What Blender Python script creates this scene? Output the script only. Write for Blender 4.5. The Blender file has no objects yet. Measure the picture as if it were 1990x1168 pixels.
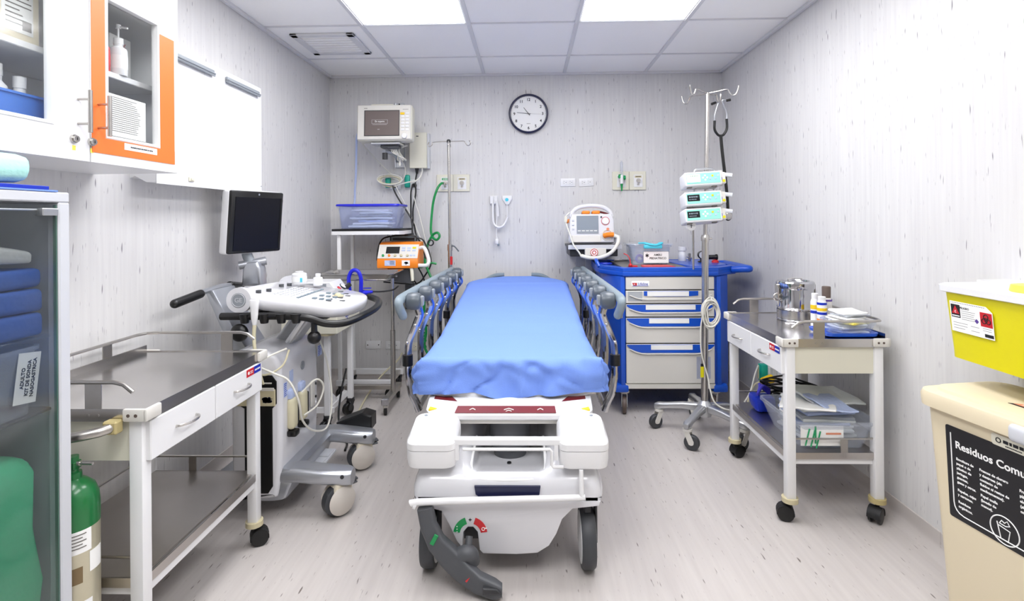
import bpy, bmesh, math, random
from mathutils import Vector, Matrix
SC = bpy.context.scene
C = SC.collection
RND = random.Random(11)
PI = math.pi
def rad(d): return d*PI/180

# ------------------------------------------------------------------ camera
cam = bpy.data.cameras.new('camera'); cam_o = bpy.data.objects.new('camera', cam); C.objects.link(cam_o)
SC.camera = cam_o
cam.sensor_width = 36.0; cam.lens = 1028.43/1990*36
cam.shift_x = (995-1001.6)/1990; cam.shift_y = (426.45-584)/1990
cam.clip_start = 0.02
_yaw, _roll = -0.0233, -0.008
_f = Vector((math.sin(_yaw), math.cos(_yaw), 0)); _r = Vector((math.cos(_yaw), -math.sin(_yaw), 0)); _u = Vector((0, 0, 1))
_rr = _r*math.cos(_roll) + _u*math.sin(_roll); _uu = -_r*math.sin(_roll) + _u*math.cos(_roll)
_m = Matrix((_rr, _uu, -_f)).transposed().to_4x4(); _m.translation = (0, 0, 1.215)
cam_o.matrix_world = _m
# ------------------------------------------------------------------ world, colour management
w = bpy.data.worlds.new('world'); SC.world = w; w.use_nodes = True
w.node_tree.nodes['Background'].inputs[0].default_value = (.9, .93, 1, 1)
w.node_tree.nodes['Background'].inputs[1].default_value = 0.3
SC.view_settings.view_transform = 'Standard'; SC.view_settings.look = 'None'
SC.view_settings.gamma = 1.0; SC.view_settings.use_curve_mapping = False
SC.view_settings.exposure = 0.0
PANEL_POWER = 11.5          # emission of the ceiling light diffusers

# ------------------------------------------------------------------ materials
def lin(h):
    if isinstance(h, str):
        v = [int(h[i:i+2], 16)/255 for i in (0, 2, 4)]
        return tuple(c/12.92 if c <= .04045 else ((c+.055)/1.055)**2.4 for c in v)
    return h
MATS = {}
def mat(name, col, rough=.5, metal=0.0, emit=None, power=1, coat=0.0, noise=0.0, nscale=30, bump=0.0, bscale=200, spec=.5, trans=0.0):
    m = bpy.data.materials.new(name); m.use_nodes = True
    nt = m.node_tree; p = nt.nodes['Principled BSDF']; c = lin(col)
    p.inputs['Base Color'].default_value = (*c, 1); p.inputs['Roughness'].default_value = rough
    p.inputs['Metallic'].default_value = metal; p.inputs['Coat Weight'].default_value = coat
    p.inputs['Specular IOR Level'].default_value = spec
    p.inputs['Transmission Weight'].default_value = trans
    if emit is not None:
        p.inputs['Emission Color'].default_value = (*lin(emit), 1); p.inputs['Emission Strength'].default_value = power
    if noise or bump:
        tc = nt.nodes.new('ShaderNodeTexCoord'); n = nt.nodes.new('ShaderNodeTexNoise')
        n.inputs['Scale'].default_value = nscale; n.inputs['Detail'].default_value = 4
        nt.links.new(tc.outputs['Object'], n.inputs['Vector'])
        if noise:
            mx = nt.nodes.new('ShaderNodeMix'); mx.data_type = 'RGBA'
            mx.inputs[6].default_value = (*[v*(1-noise) for v in c], 1)
            mx.inputs[7].default_value = (*[min(1, v*(1+noise)) for v in c], 1)
            nt.links.new(n.outputs['Fac'], mx.inputs[0]); nt.links.new(mx.outputs[2], p.inputs['Base Color'])
        if bump:
            n2 = nt.nodes.new('ShaderNodeTexNoise'); n2.inputs['Scale'].default_value = bscale; n2.inputs['Detail'].default_value = 3
            nt.links.new(tc.outputs['Object'], n2.inputs['Vector'])
            b = nt.nodes.new('ShaderNodeBump'); b.inputs['Strength'].default_value = bump; b.inputs['Distance'].default_value = .01
            nt.links.new(n2.outputs['Fac'], b.inputs['Height']); nt.links.new(b.outputs['Normal'], p.inputs['Normal'])
    MATS[name] = m
    return m
def clear(name, tint, body, opaque, rough=.08):
    """thin see-through sheet: tinted transparency + a milky body + a fresnel gloss"""
    m = bpy.data.materials.new(name); m.use_nodes = True; nt = m.node_tree
    for n in list(nt.nodes): nt.nodes.remove(n)
    out = nt.nodes.new('ShaderNodeOutputMaterial'); t = nt.nodes.new('ShaderNodeBsdfTransparent'); d = nt.nodes.new('ShaderNodeBsdfDiffuse')
    g = nt.nodes.new('ShaderNodeBsdfGlossy'); a = nt.nodes.new('ShaderNodeMixShader'); b = nt.nodes.new('ShaderNodeMixShader'); fr = nt.nodes.new('ShaderNodeFresnel')
    t.inputs[0].default_value = (*lin(tint), 1); d.inputs[0].default_value = (*lin(body), 1)
    g.inputs[0].default_value = (1, 1, 1, 1); g.inputs['Roughness'].default_value = rough
    fr.inputs['IOR'].default_value = 1.45
    geo = nt.nodes.new('ShaderNodeNewGeometry'); inv = nt.nodes.new('ShaderNodeMath'); inv.operation = 'SUBTRACT'; inv.inputs[0].default_value = 1
    mu = nt.nodes.new('ShaderNodeMath'); mu.operation = 'MULTIPLY'
    a.inputs[0].default_value = opaque
    L = nt.links.new
    L(t.outputs[0], a.inputs[1]); L(d.outputs[0], a.inputs[2]); L(geo.outputs['Backfacing'], inv.inputs[1]); L(fr.outputs[0], mu.inputs[0]); L(inv.outputs[0], mu.inputs[1]); L(mu.outputs[0], b.inputs[0]); L(a.outputs[0], b.inputs[1]); L(g.outputs[0], b.inputs[2]); L(b.outputs[0], out.inputs[0])
    MATS[name] = m
    return m
def streaked(name, light, dark, fleck, axis, rough, su=55, sv=2.2, bump=.05, spec=.5):
    """sheet vinyl with fine streaks and short dark flecks; axis 'wall' = vertical grain, 'floor' = grain along the room"""
    m = bpy.data.materials.new(name); m.use_nodes = True; nt = m.node_tree; p = nt.nodes['Principled BSDF']; L = nt.links.new
    p.inputs['Roughness'].default_value = rough; p.inputs['Specular IOR Level'].default_value = spec
    geo = nt.nodes.new('ShaderNodeNewGeometry'); sep = nt.nodes.new('ShaderNodeSeparateXYZ'); L(geo.outputs['Position'], sep.inputs[0])
    comb = nt.nodes.new('ShaderNodeCombineXYZ')
    if axis == 'wall':
        ad = nt.nodes.new('ShaderNodeMath'); L(sep.outputs[0], ad.inputs[0]); L(sep.outputs[1], ad.inputs[1]); L(ad.outputs[0], comb.inputs[0]); L(sep.outputs[2], comb.inputs[1])
    else:
        L(sep.outputs[0], comb.inputs[0]); L(sep.outputs[1], comb.inputs[1])
    def nz(sx, sy, detail=3, off=0):
        mp = nt.nodes.new('ShaderNodeMapping'); mp.inputs['Scale'].default_value = (sx, sy, 1); mp.inputs['Location'].default_value = (off, off*.7, off)
        n = nt.nodes.new('ShaderNodeTexNoise'); n.inputs['Scale'].default_value = 1; n.inputs['Detail'].default_value = detail
        L(comb.outputs[0], mp.inputs[0]); L(mp.outputs[0], n.inputs['Vector']); return n.outputs['Fac']
    def ramp(fac, a, b):
        r = nt.nodes.new('ShaderNodeMapRange'); r.inputs[1].default_value = a; r.inputs[2].default_value = b; L(fac, r.inputs[0]); return r.outputs[0]
    def mix(fac, a, b):
        x = nt.nodes.new('ShaderNodeMix'); x.data_type = 'RGBA'; L(fac, x.inputs[0])
        for v, k in ((a, 6), (b, 7)):
            if isinstance(v, tuple): x.inputs[k].default_value = (*v, 1)
            else: L(v, x.inputs[k])
        return x.outputs[2]
    c1 = mix(ramp(nz(su, sv), .30, .70), lin(dark), lin(light))
    big = mix(ramp(nz(1.7, .9, 2, 5), .3, .7), tuple(v*.94 for v in lin(light)), lin(light))
    mm = nt.nodes.new('ShaderNodeMix'); mm.data_type = 'RGBA'; mm.inputs[0].default_value = .5; L(c1, mm.inputs[6]); L(big, mm.inputs[7])
    c2 = mix(ramp(nz(su*2.0, sv*6, 1, 21), .70, .78), mm.outputs[2], lin(fleck))
    c3 = mix(ramp(nz(su*3.0, sv*9, 1, 43), .72, .80), c2, tuple(v*1.8 for v in lin(fleck)))
    L(c3, p.inputs['Base Color'])
    b = nt.nodes.new('ShaderNodeBump'); b.inputs['Strength'].default_value = bump; b.inputs['Distance'].default_value = .004
    L(nz(su*1.2, sv*1.5, 3, 9), b.inputs['Height']); L(b.outputs['Normal'], p.inputs['Normal'])
    MATS[name] = m
    return m
streaked('wall_vinyl', 'dbdad9', 'c8c6c7', '77747a', 'wall', .42)
streaked('floor_vinyl', 'c8c2be', 'b6afac', '6b625d', 'floor', .30, su=46, sv=2.6)
mat('ceiling_tile', 'fbfaf8', .85, bump=.08, bscale=300)
mat('ceiling_grid', 'dadadc', .5)
mat('white', 'e8e8e9', .32); mat('white_gloss', 'dcdce0', .18, coat=.35); mat('white_matte', 'ececec', .6)
mat('paper', 'f4f4f2', .7); mat('ivory', 'dfdccb', .42); mat('cream', 'ebe2cc', .42); mat('beige', 'ddd0b2', .45)
mat('offwhite', 'd9d6cf', .4); mat('putty', 'c9bf9d', .5); mat('khaki', 'b9aa78', .5)
mat('lightgrey', 'c9cbd0', .4); mat('midgrey', '8f959b', .42); mat('bluegrey', '7f8d96', .38); mat('knobgrey', '565e66', .3)
mat('darkgrey', '4c4e52', .45); mat('charcoal', '2b2c2f', .45); mat('black', '0c0c0d', .35); mat('rubber', '1a1a1c', .6); mat('tyre', '3c3e42', .5)
mat('steel', 'c9c6c2', .24, 1.0, noise=.05, nscale=60); mat('brushed', 'b9b5b0', .30, 1.0, noise=.06, nscale=40)
mat('tabletop', 'd2cfcc', .22, 1.0, noise=.05, nscale=14); mat('shelfsteel', 'c9c4c0', .3, 1.0, noise=.05, nscale=14)
mat('chrome', 'bcbcc0', .09, 1.0); mat('silver', 'b7bac0', .32, .75); mat('aluminium', 'c6c8cb', .3, .9)
mat('sheet_blue', '7898e4', .75, bump=.15, bscale=260, spec=.2); mat('mattress_navy', '1c2238', .5)
mat('cart_blue', '0f52c6', .32, coat=.15); mat('deep_blue', '1230b0', .35); mat('lid_blue', '1c22cc', .3); mat('tape_blue', '2d59c9', .5); mat('strip_blue', '2c62d8', .35)
mat('navy', '10163e', .3); mat('red', 'c6232b', .4); mat('darkred', '6d1119', .4); mat('green', '14934f', .35); mat('hose_green', '149049', .35); mat('plug_green', '12a58e', .4)
mat('orange', 'f0861b', .4); mat('tape_orange', 'f9772f', .45); mat('yellow', 'dcd20e', .38); mat('capyellow', 'f4e15a', .4); mat('signyellow', 'f2c80f', .5)
mat('teal', '93e0cc', .35); mat('aqua', '4fc9de', .35); mat('aquacloth', 'aee2d8', .8, bump=.3, bscale=40); mat('purple', '4b45c8', .4)
mat('screen_black', '101016', .3, spec=.3); mat('screen_brown', '6d625e', .3); mat('screen_grey', '8a939c', .2); mat('ink', '15151a', .7); mat('sign_black', '17161a', .5)
mat('oxygen_green', '0f6b34', .28, coat=.3); mat('cylinder', 'c9c3ab', .3, .6, noise=.12, nscale=9); mat('rust', '7b6748', .7)
mat('dust', 'd3ccc3', .6); mat('glass_edge', '48695c', .3); mat('gown_green', '55c493', .8, bump=.3, bscale=30); mat('wrap_blue', '3a63b8', .8, bump=.25, bscale=40); mat('bluebin', '4d7fd6', .45)
mat('foil', 'd5d5d3', .4, .2, bump=.6, bscale=25); mat('packet', 'eef2f0', .45, bump=.4, bscale=40); mat('packet_blue', 'b9c7ea', .45, bump=.4, bscale=60)
mat('cord_white', 'e0ded4', .45); mat('cord_cream', 'd6cfb0', .5); mat('brown', '5d4f48', .5); mat('peach', 'd98a6a', .5); mat('violet', '5a3f93', .5)
mat('padred', 'cf2b33', .45); mat('greencap', '2ea56b', .4); mat('dim', '77736f', .6)
mat('diffuser', 'ffffff', .6, emit='fdfdff', power=PANEL_POWER)
clear('glass', 'fbfcfc', 'eef2f2', .012); clear('darkglass', 'eceeee', '6a7072', .09); clear('plastic', 'f2f4f8', 'e4e9f2', .2, .12); clear('plastic_blue', 'f0f3fd', 'dfe5f8', .10, .12); clear('film', 'f2f4f8', 'dfe4ea', .45, .2); clear('bag_film', 'eaf2ef', 'b9c8c6', .35, .15)

# ------------------------------------------------------------------ mesh builder
def FM(face, loc, tilt=0, roll=0):
    """local frame x right, y up, z outward of a surface facing S (-Y), E (+X), W (-X), U (+Z)"""
    c = {'S': ((1, 0, 0), (0, 0, 1), (0, -1, 0)), 'E': ((0, 1, 0), (0, 0, 1), (1, 0, 0)), 'W': ((0, -1, 0), (0, 0, 1), (-1, 0, 0)), 'U': ((1, 0, 0), (0, 1, 0), (0, 0, 1))}[face]
    m = Matrix([[c[j][i] for j in range(3)] for i in range(3)]).to_4x4()
    m.translation = loc
    return m @ Matrix.Rotation(roll, 4, 'Z') @ Matrix.Rotation(tilt, 4, 'X')
def T(x, y, z): return Matrix.Translation((x, y, z))
def RZ(a): return Matrix.Rotation(a, 4, 'Z')
def RX(a): return Matrix.Rotation(a, 4, 'X')
def RY(a): return Matrix.Rotation(a, 4, 'Y')
def spline(pts, k=6):
    P = [Vector(p) for p in pts]
    if len(P) < 3: return P
    out = []
    for i in range(len(P)-1):
        a = P[i-1] if i else P[0]*2-P[1]; b = P[i]; c = P[i+1]; d = P[i+2] if i+2 < len(P) else P[-1]*2-P[-2]
        for j in range(k):
            t = j/k
            out.append(.5*((2*b)+(c-a)*t+(2*a-5*b+4*c-d)*t*t+(3*b-a-3*c+d)*t**3))
    out.append(P[-1]); return out
def rrect(w, h, r, n=5, cx=0, cy=0):
    r = min(r, w/2-1e-5, h/2-1e-5); o = []
    for (sx, sy, a0) in ((1, 1, 0), (-1, 1, 90), (-1, -1, 180), (1, -1, 270)):
        for k in range(n+1):
            a = rad(a0+90*k/n); o.append((cx+sx*(w/2-r)+r*math.cos(a), cy+sy*(h/2-r)+r*math.sin(a)))
    return o
class B:
    def __init__(s, M=None): s.bm = bmesh.new(); s.M = M
    def _add(s, t, M=None):
        if M is not None: t.transform(M)
        me = bpy.data.meshes.new('t'); t.to_mesh(me); t.free(); s.bm.from_mesh(me); bpy.data.meshes.remove(me); return s
    def box(s, x0, x1, y0, y1, z0, z1, bev=0, seg=2, M=None):
        t = bmesh.new(); r = bmesh.ops.create_cube(t, size=1)
        bmesh.ops.scale(t, vec=(abs(x1-x0), abs(y1-y0), abs(z1-z0)), verts=t.verts)
        bmesh.ops.translate(t, vec=((x0+x1)/2, (y0+y1)/2, (z0+z1)/2), verts=t.verts)
        if bev: bmesh.ops.bevel(t, geom=t.edges[:], offset=bev, segments=seg, profile=.5, affect='EDGES')
        return s._add(t, M)
    def cyl(s, p, q, r, r2=None, n=16, cap=True, M=None):
        p = Vector(p); q = Vector(q); d = q-p; t = bmesh.new()
        bmesh.ops.create_cone(t, cap_ends=cap, segments=n, radius1=r, radius2=r if r2 is None else r2, depth=d.length)
        t.transform(Matrix.Translation((p+q)/2) @ d.to_track_quat('Z', 'Y').to_matrix().to_4x4())
        return s._add(t, M)
    def ball(s, c, r, sc=(1, 1, 1), n=12, M=None):
        t = bmesh.new(); bmesh.ops.create_uvsphere(t, u_segments=n*2, v_segments=n, radius=r)
        t.transform(Matrix.Translation(c) @ Matrix.Diagonal((*sc, 1))); return s._add(t, M)
    def rings(s, rs, close=False, cap=True, M=None):
        t = bmesh.new(); V = [[t.verts.new(p) for p in r] for r in rs]; n = len(V[0]); m = len(V)
        for i in range(m if close else m-1):
            a = V[i]; b = V[(i+1) % m]
            for k in range(n): t.faces.new((a[k], a[(k+1) % n], b[(k+1) % n], b[k]))
        if cap and not close:
            t.faces.new(V[0][::-1]); t.faces.new(V[-1])
        bmesh.ops.recalc_face_normals(t, faces=t.faces); return s._add(t, M)
    def tube(s, pts, r, n=8, k=6, sm=True, close=False, rr=None, flat=1.0, M=None):
        P = spline(list(pts)+([pts[0], pts[1], pts[2]] if close else []), k) if sm else [Vector(p) for p in pts]
        if close: P = P[k:len(P)-k-1]
        rs = []; up = None
        for i, p in enumerate(P):
            a = P[i-1] if (i or close) else P[0]; b = P[(i+1) % len(P)] if (i+1 < len(P) or close) else P[-1]
            d = (b-a).normalized()
            if up is None:
                up = Vector((0, 0, 1)) if abs(d.z) < .9 else Vector((1, 0, 0))
            sd = d.cross(up).normalized(); up = sd.cross(d).normalized()
            q = r if rr is None else (rr[0]+(rr[1]-rr[0])*i/max(1, len(P)-1))
            rs.append([p+sd*math.cos(2*PI*j/n)*q+up*math.sin(2*PI*j/n)*q*flat for j in range(n)])
        return s.rings(rs, close=close, M=M)
    def lathe(s, prof, c=(0, 0, 0), n=24, M=None):
        rs = [[(c[0]+r*math.cos(2*PI*j/n), c[1]+r*math.sin(2*PI*j/n), c[2]+z) for j in range(n)] for r, z in prof]
        return s.rings(rs, M=M)
    def prism(s, poly, axis, a, b, bev=0, seg=2, M=None):
        f = {'x': lambda p, t: (t, p[0], p[1]), 'y': lambda p, t: (p[0], t, p[1]), 'z': lambda p, t: (p[0], p[1], t)}[axis]
        t = bmesh.new(); A = [t.verts.new(f(p, a)) for p in poly]; Z = [t.verts.new(f(p, b)) for p in poly]; n = len(poly)
        for k in range(n): t.faces.new((A[k], A[(k+1) % n], Z[(k+1) % n], Z[k]))
        e0 = t.faces.new(A[::-1]); e1 = t.faces.new(Z); bmesh.ops.recalc_face_normals(t, faces=t.faces)
        if bev:
            ed = list({e for f_ in (e0, e1) for e in f_.edges})
            bmesh.ops.bevel(t, geom=ed, offset=bev, segments=seg, profile=.5, affect='EDGES')
        return s._add(t, M)
    def torus(s, c, R_, r, n=24, m=8, axis='z', M=None):
        rs = []
        for i in range(n):
            a = 2*PI*i/n; ring = []
            for j in range(m):
                b = 2*PI*j/m; x = (R_+r*math.cos(b))*math.cos(a); y = (R_+r*math.cos(b))*math.sin(a); z = r*math.sin(b)
                v = {'z': (x, y, z), 'y': (x, z, y), 'x': (z, x, y)}[axis]; ring.append((c[0]+v[0], c[1]+v[1], c[2]+v[2]))
            rs.append(ring)
        return s.rings(rs, close=True, M=M)
    def text(s, body, size, M, align='CENTER', ext=.0003, spacing=1.0, squash=1.0, bold=0):
        cu = bpy.data.curves.new('txt', 'FONT'); cu.body = body; cu.size = size; cu.align_x = align; cu.align_y = 'CENTER'; cu.extrude = ext; cu.space_line = spacing; cu.offset = bold; cu.resolution_u = 3
        o = bpy.data.objects.new('txt', cu); C.objects.link(o); bpy.context.view_layer.update()
        me = bpy.data.meshes.new_from_object(o.evaluated_get(bpy.context.evaluated_depsgraph_get()))
        bpy.data.objects.remove(o); bpy.data.curves.remove(cu)
        me.transform(M @ Matrix.Diagonal((squash, 1, 1, 1))); s.bm.from_mesh(me); bpy.data.meshes.remove(me); return s
    def wobble(s, amp, scale=8, seed=0):
        from mathutils import noise
        for v in s.bm.verts:
            q = v.co*scale+Vector((seed*3.1, seed*1.7, seed)); v.co += Vector((noise.noise(q), noise.noise(q+Vector((9, 2, 4))), noise.noise(q+Vector((3, 8, 7)))))*amp
        return s
    def sub(s, cuts=1):
        bmesh.ops.subdivide_edges(s.bm, edges=s.bm.edges[:], cuts=cuts, use_grid_fill=True); return s
OFF = {}
def obj(name, b, m, parent=None, label=None, ang=35, kind=None):
    bm = b.bm
    if b.M is not None: bm.transform(b.M)
    if parent is not None: off = OFF[parent.name]
    else:
        xs = [v.co.x for v in bm.verts]; ys = [v.co.y for v in bm.verts]; zs = [v.co.z for v in bm.verts]
        off = Vector(((min(xs)+max(xs))/2, (min(ys)+max(ys))/2, min(zs)))
    bmesh.ops.translate(bm, vec=-off, verts=bm.verts)
    for f in bm.faces: f.smooth = True
    th = rad(ang)
    for e in bm.edges:
        e.smooth = len(e.link_faces) == 2 and e.calc_face_angle(3) < th
    me = bpy.data.meshes.new(name); bm.to_mesh(me); bm.free(); me.materials.append(MATS[m] if isinstance(m, str) else m)
    o = bpy.data.objects.new(name, me); C.objects.link(o)
    if parent is not None: o.parent = parent; OFF[o.name] = off
    else: o.location = off; OFF[o.name] = off
    if label: o['label'] = label
    if kind: o['kind'] = kind
    return o
def thing(name, label, cat, loc=(0, 0, 0), rot=0, group=None, local=False):
    o = bpy.data.objects.new(name, None); C.objects.link(o); o.empty_display_size = .1
    o.location = loc; o.rotation_euler = (0, 0, rot); o['label'] = label; o['category'] = cat
    if group: o['group'] = group
    OFF[o.name] = Vector((0, 0, 0)) if local else Vector(loc)
    return o
def tag(o, label, cat, group=None):
    o['label'] = label; o['category'] = cat
    if group: o['group'] = group
    return o
def dup(root, loc, rot=None, label=None):
    r = root.copy(); C.objects.link(r); r.location = loc
    if rot is not None: r.rotation_euler = (0, 0, rot)
    if label: r['label'] = label
    for ch in list(root.children):
        c = ch.copy(); C.objects.link(c); c.parent = r
        for g in ch.children:
            d = g.copy(); C.objects.link(d); d.parent = c
    return r
def scribble(b, M, x0, x1, y, h, z=0, gap=.35):
    """a line of print too small to read: a row of short strokes"""
    x = x0
    while x < x1:
        w_ = h*(.5+RND.random()*1.2); b.box(x, min(x+w_, x1), y-h/2, y+h/2, z, z+.0003, M=M); x += w_+h*gap
    return b
def split(name, b, m, parent, **k):
    """each connected piece of the builder becomes a part of its own"""
    if b.M is not None: b.bm.transform(b.M); b.M = None
    left = set(b.bm.verts); out = []
    while left:
        st = [left.pop()]; isl = set(st)
        while st:
            v = st.pop()
            for e in v.link_edges:
                q = e.other_vert(v)
                if q in left: left.discard(q); isl.add(q); st.append(q)
        n = B(); mp = {v: n.bm.verts.new(v.co) for v in isl}
        for f in {f for v in isl for f in v.link_faces}: n.bm.faces.new([mp[v] for v in f.verts])
        out.append(obj(name, n, m, parent, **k))
    b.bm.free(); return out
def struct(name, b, m): return obj(name, b, m, kind='structure')
def cable(name, pts, r, m, label, cat='cable', parent=None, n=7, group=None):
    o = obj(name, B().tube(pts, r, n), m, parent)
    if parent is None: tag(o, label, cat, group)
    return o
# ================================================================== the room
XL, XR, YB, YF, H = -1.51, 1.47, 4.02, -1.9, 2.32
TX0, TY0, TS = -0.934, 2.977, 0.61
struct('floor', B().box(XL-.1, XR+.1, YF-.1, YB+.1, -.06, 0), 'floor_vinyl')
struct('wall_back', B().box(XL-.1, XR+.1, YB, YB+.1, 0, H+.12), 'wall_vinyl')
struct('wall_left', B().box(XL-.1, XL, YF, YB, 0, H+.12), 'wall_vinyl')
struct('wall_right', B().box(XR, XR+.1, YF, YB, 0, H+.12), 'wall_vinyl')
struct('wall_front', B().box(XL-.1, XR+.1, YF-.1, YF, 0, H+.12), 'wall_vinyl')
def cove(sgn, horiz):
    # curved vinyl skirting: profile (distance from wall, height)
    pr = [(0, 0), (.045, 0)]+[(.045-.045*math.sin(rad(a)), .045-.045*math.cos(rad(a))) for a in (15, 30, 45, 60, 75)]+[(.0035, .05), (.0035, .082), (0, .084)]
    return pr
pr = cove(1, 0)
struct('baseboard_back', B().prism([(YB-d, z) for d, z in pr], 'x', XL, XR), 'floor_vinyl')
struct('baseboard_left', B().prism([(XL+d, z) for d, z in pr], 'y', YF, YB), 'floor_vinyl')
struct('baseboard_right', B().prism([(XR-d, z) for d, z in pr], 'y', YF, YB), 'floor_vinyl')
# ceiling tiles in a T grid
LIGHT = [(0, -2), (2, -2), (0, -5), (2, -5)]      # first (nearer) tile of each 1x2 light, cell indices; last two unseen, added as fill
lightcells = {(i, j+k) for i, j in LIGHT for k in (0, 1)}
tiles = B(); grid = B()
ix = [XL]+[TX0+TS*i for i in range(-1, 5) if XL < TX0+TS*i < XR]+[XR]
jy = [YF]+[TY0+TS*j for j in range(-9, 3) if YF < TY0+TS*j < YB]+[YB]
for a in range(len(ix)-1):
    for b in range(len(jy)-1):
        ci = round((ix[a+1]-TX0)/TS)-1 if ix[a] == XL else round((ix[a]-TX0)/TS)
        cj = round((jy[b+1]-TY0)/TS)-1 if b == 0 else round((jy[b]-TY0)/TS)
        if (ci, cj) in lightcells: continue
        tiles.box(ix[a]+.004, ix[a+1]-.004, jy[b]+.004, jy[b+1]-.004, H+.004, H+.02, .003, 1)
tiles.box(XL-.1, XR+.1, YF-.1, YB+.1, H+.12, H+.16)
struct('ceiling', tiles, 'ceiling_tile')
for x in ix[1:-1]: grid.box(x-.012, x+.012, YF, YB, H-.004, H+.012, .002, 1)
g2 = B()
for y in jy[1:-1]: g2.box(XL, XR, y-.006, y+.006, H-.002, H+.012, .001, 1)
struct('trim_1', grid, 'ceiling_grid'); struct('trim_2', g2, 'ceiling_grid')
tr = B()
for x0, x1, y0, y1 in ((XL, XL+.022, YF, YB), (XR-.022, XR, YF, YB), (XL, XR, YB-.016, YB)): tr.box(x0, x1, y0, y1, H-.014, H+.004, .002, 1)
struct('trim_3', tr, 'ceiling_grid')
for k, (i, j) in enumerate(LIGHT):
    x0, x1, y0, y1 = TX0+TS*i+.012, TX0+TS*(i+1)-.012, TY0+TS*j+.006, TY0+TS*(j+2)-.006
    t = thing('ceiling_light', ['bright recessed ceiling panel light over the left of the stretcher', 'bright recessed ceiling panel light nearer the stethoscope side'][i > 0] if j == -2 else 'added fill light panel, unseen in the ceiling above the viewpoint', 'ceiling light', ((x0+x1)/2, (y0+y1)/2, H), group='recessed ceiling panels')
    f = B()
    for a, b, c, d in ((x0, x0+.006, y0, y1), (x1-.006, x1, y0, y1), (x0, x1, y0, y0+.006), (x0, x1, y1-.006, y1)): f.box(a, b, c, d, H+.001, H+.05)
    f.box(x0, x1, y0, y1, H+.05, H+.055)
    obj('frame', f, 'ceiling_grid', t)
    obj('diffuser', B().box(x0+.006, x1-.006, y0+.006, y1-.006, H+.006, H+.012), 'diffuser', t)
# air vent in the tile at the left
t = thing('ceiling_vent', 'square white louvred air vent set in the ceiling tile', 'air vent', (-1.18, 3.27, H))
vx0, vx1, vy0, vy1 = -1.40, -1.02, 3.09, 3.47
f = B(); q = .045
for a, b, c, d in ((vx0, vx0+q, vy0, vy1), (vx1-q, vx1, vy0, vy1), (vx0, vx1, vy0, vy0+q), (vx0, vx1, vy1-q, vy1)): f.box(a, b, c, d, H-.01, H+.004, .004, 1)
obj('frame', f, 'ceiling_grid', t)
for k in range(7):
    y = vy0+q+.014+k*.043
    obj('slat', B(T(0, y, H-.003) @ RX(rad(4))).box(vx0+q, vx1-q, -.0205, .0205, -.0012, .0012), 'ceiling_tile', t)
obj('backing', B().box(vx0+q, vx1-q, vy0+q, vy1-q, H+.001, H+.0035), 'ceiling_tile', t)
# ================================================================== wall cabinet
def wall_cabinet():
    x0, xf, y0, y1, z0, z1 = XL, -1.208, 1.066, 1.808, 1.384, 2.06
    t = thing('wall_cabinet', 'white wall cabinet with two glazed doors, one edged in orange tape', 'cabinet', ((x0+xf)/2, (y0+y1)/2, z0))
    b = B(); k = .018; xb = xf-.021
    b.box(x0, xb, y0, y1, z0, z0+k); b.box(x0, xb, y0, y1, z1-k, z1); b.box(x0, xb, y0, y0+k, z0+k, z1-k); b.box(x0, xb, y1-k, y1, z0+k, z1-k); b.box(x0, x0+.008, y0+k, y1-k, z0+k, z1-k)
    obj('carcass', b, 'white', t)
    obj('shelf', B().box(x0+.01, xb-.03, y0+k, y1-k, 1.655, 1.673, .002, 1), 'white', t)
    def door(name, a, c, ga, gc, gz0, gz1):
        bb = B()
        for (u0, u1, w0, w1) in ((a, ga, z0, z1), (gc, c, z0, z1), (ga, gc, z0, gz0), (ga, gc, gz1, z1)): bb.box(xf-.02, xf, u0, u1, w0, w1)
        d = obj('door', bb, 'white', t)
        rim = B()
        for (u0, u1, w0, w1) in ((ga, ga+.008, gz0, gz1), (gc-.008, gc, gz0, gz1), (ga+.008, gc-.008, gz0, gz0+.008), (ga+.008, gc-.008, gz1-.008, gz1)): rim.box(xf-.018, xf+.002, u0, u1, w0, w1)
        obj('glazing_bead', rim, 'white_matte', d)
        obj('glass_pane', B().box(xf-.014, xf-.010, ga+.004, gc-.004, gz0+.004, gz1-.004), 'glass', d)
        return d
    dl = door('door', y0+.002, 1.434, 1.10, 1.324, 1.468, 1.90)
    dr = door('door', 1.439, y1-.002, 1.491, 1.712, 1.459, 1.868)
    for d, y in ((dl, 1.397), (dr, 1.463)):
        h = B().cyl((xf+.034, y, 1.458), (xf+.034, y, 1.572), .0055, n=12)
        for z in (1.482, 1.548): h.cyl((xf-.001, y, z), (xf+.034, y, z), .0035, n=10)
        obj('handle', h, 'brushed', d)
    for d, y in ((dl, 1.381), (dr, 1.438)):
        l = B().cyl((xf-.001, y, 1.439), (xf+.006, y, 1.439), .0115, n=20).cyl((xf+.006, y, 1.439), (xf+.012, y, 1.439), .0085, n=20)
        obj('lock', l, 'steel', d)
        obj('keyway', B().box(xf+.012, xf+.0125, y-.001, y+.001, 1.435, 1.443), 'ink', d)
    e = .0012; b = B()
    b.box(xf, xf+e, 1.441, 1.4885, 1.412, 1.857); b.box(xf, xf+e, 1.716, 1.785, 1.412, 1.835); b.box(xf, xf+e*1.3, 1.441, 1.785, 1.412, 1.4565)
    obj('orange_tape', b, 'tape_orange', dr)
    obj('name_label', B().box(xf+e*1.3, xf+e*2, 1.558, 1.697, 1.4335, 1.4535), 'paper', dr)
    obj('label_print', scribble(B(), FM('E', (xf+e*2.05, 1.6275, 1.4435)), -.045, .05, 0, .0045), 'ink', dr)
    s = B(); 
    for y in (1.383, 1.441): s.box(xf, xf+.0006, y-.005, y+.005, 1.409, 1.422)
    split('yellow_mark', s, 'capyellow', t)
    return t
wall_cabinet()
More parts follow.
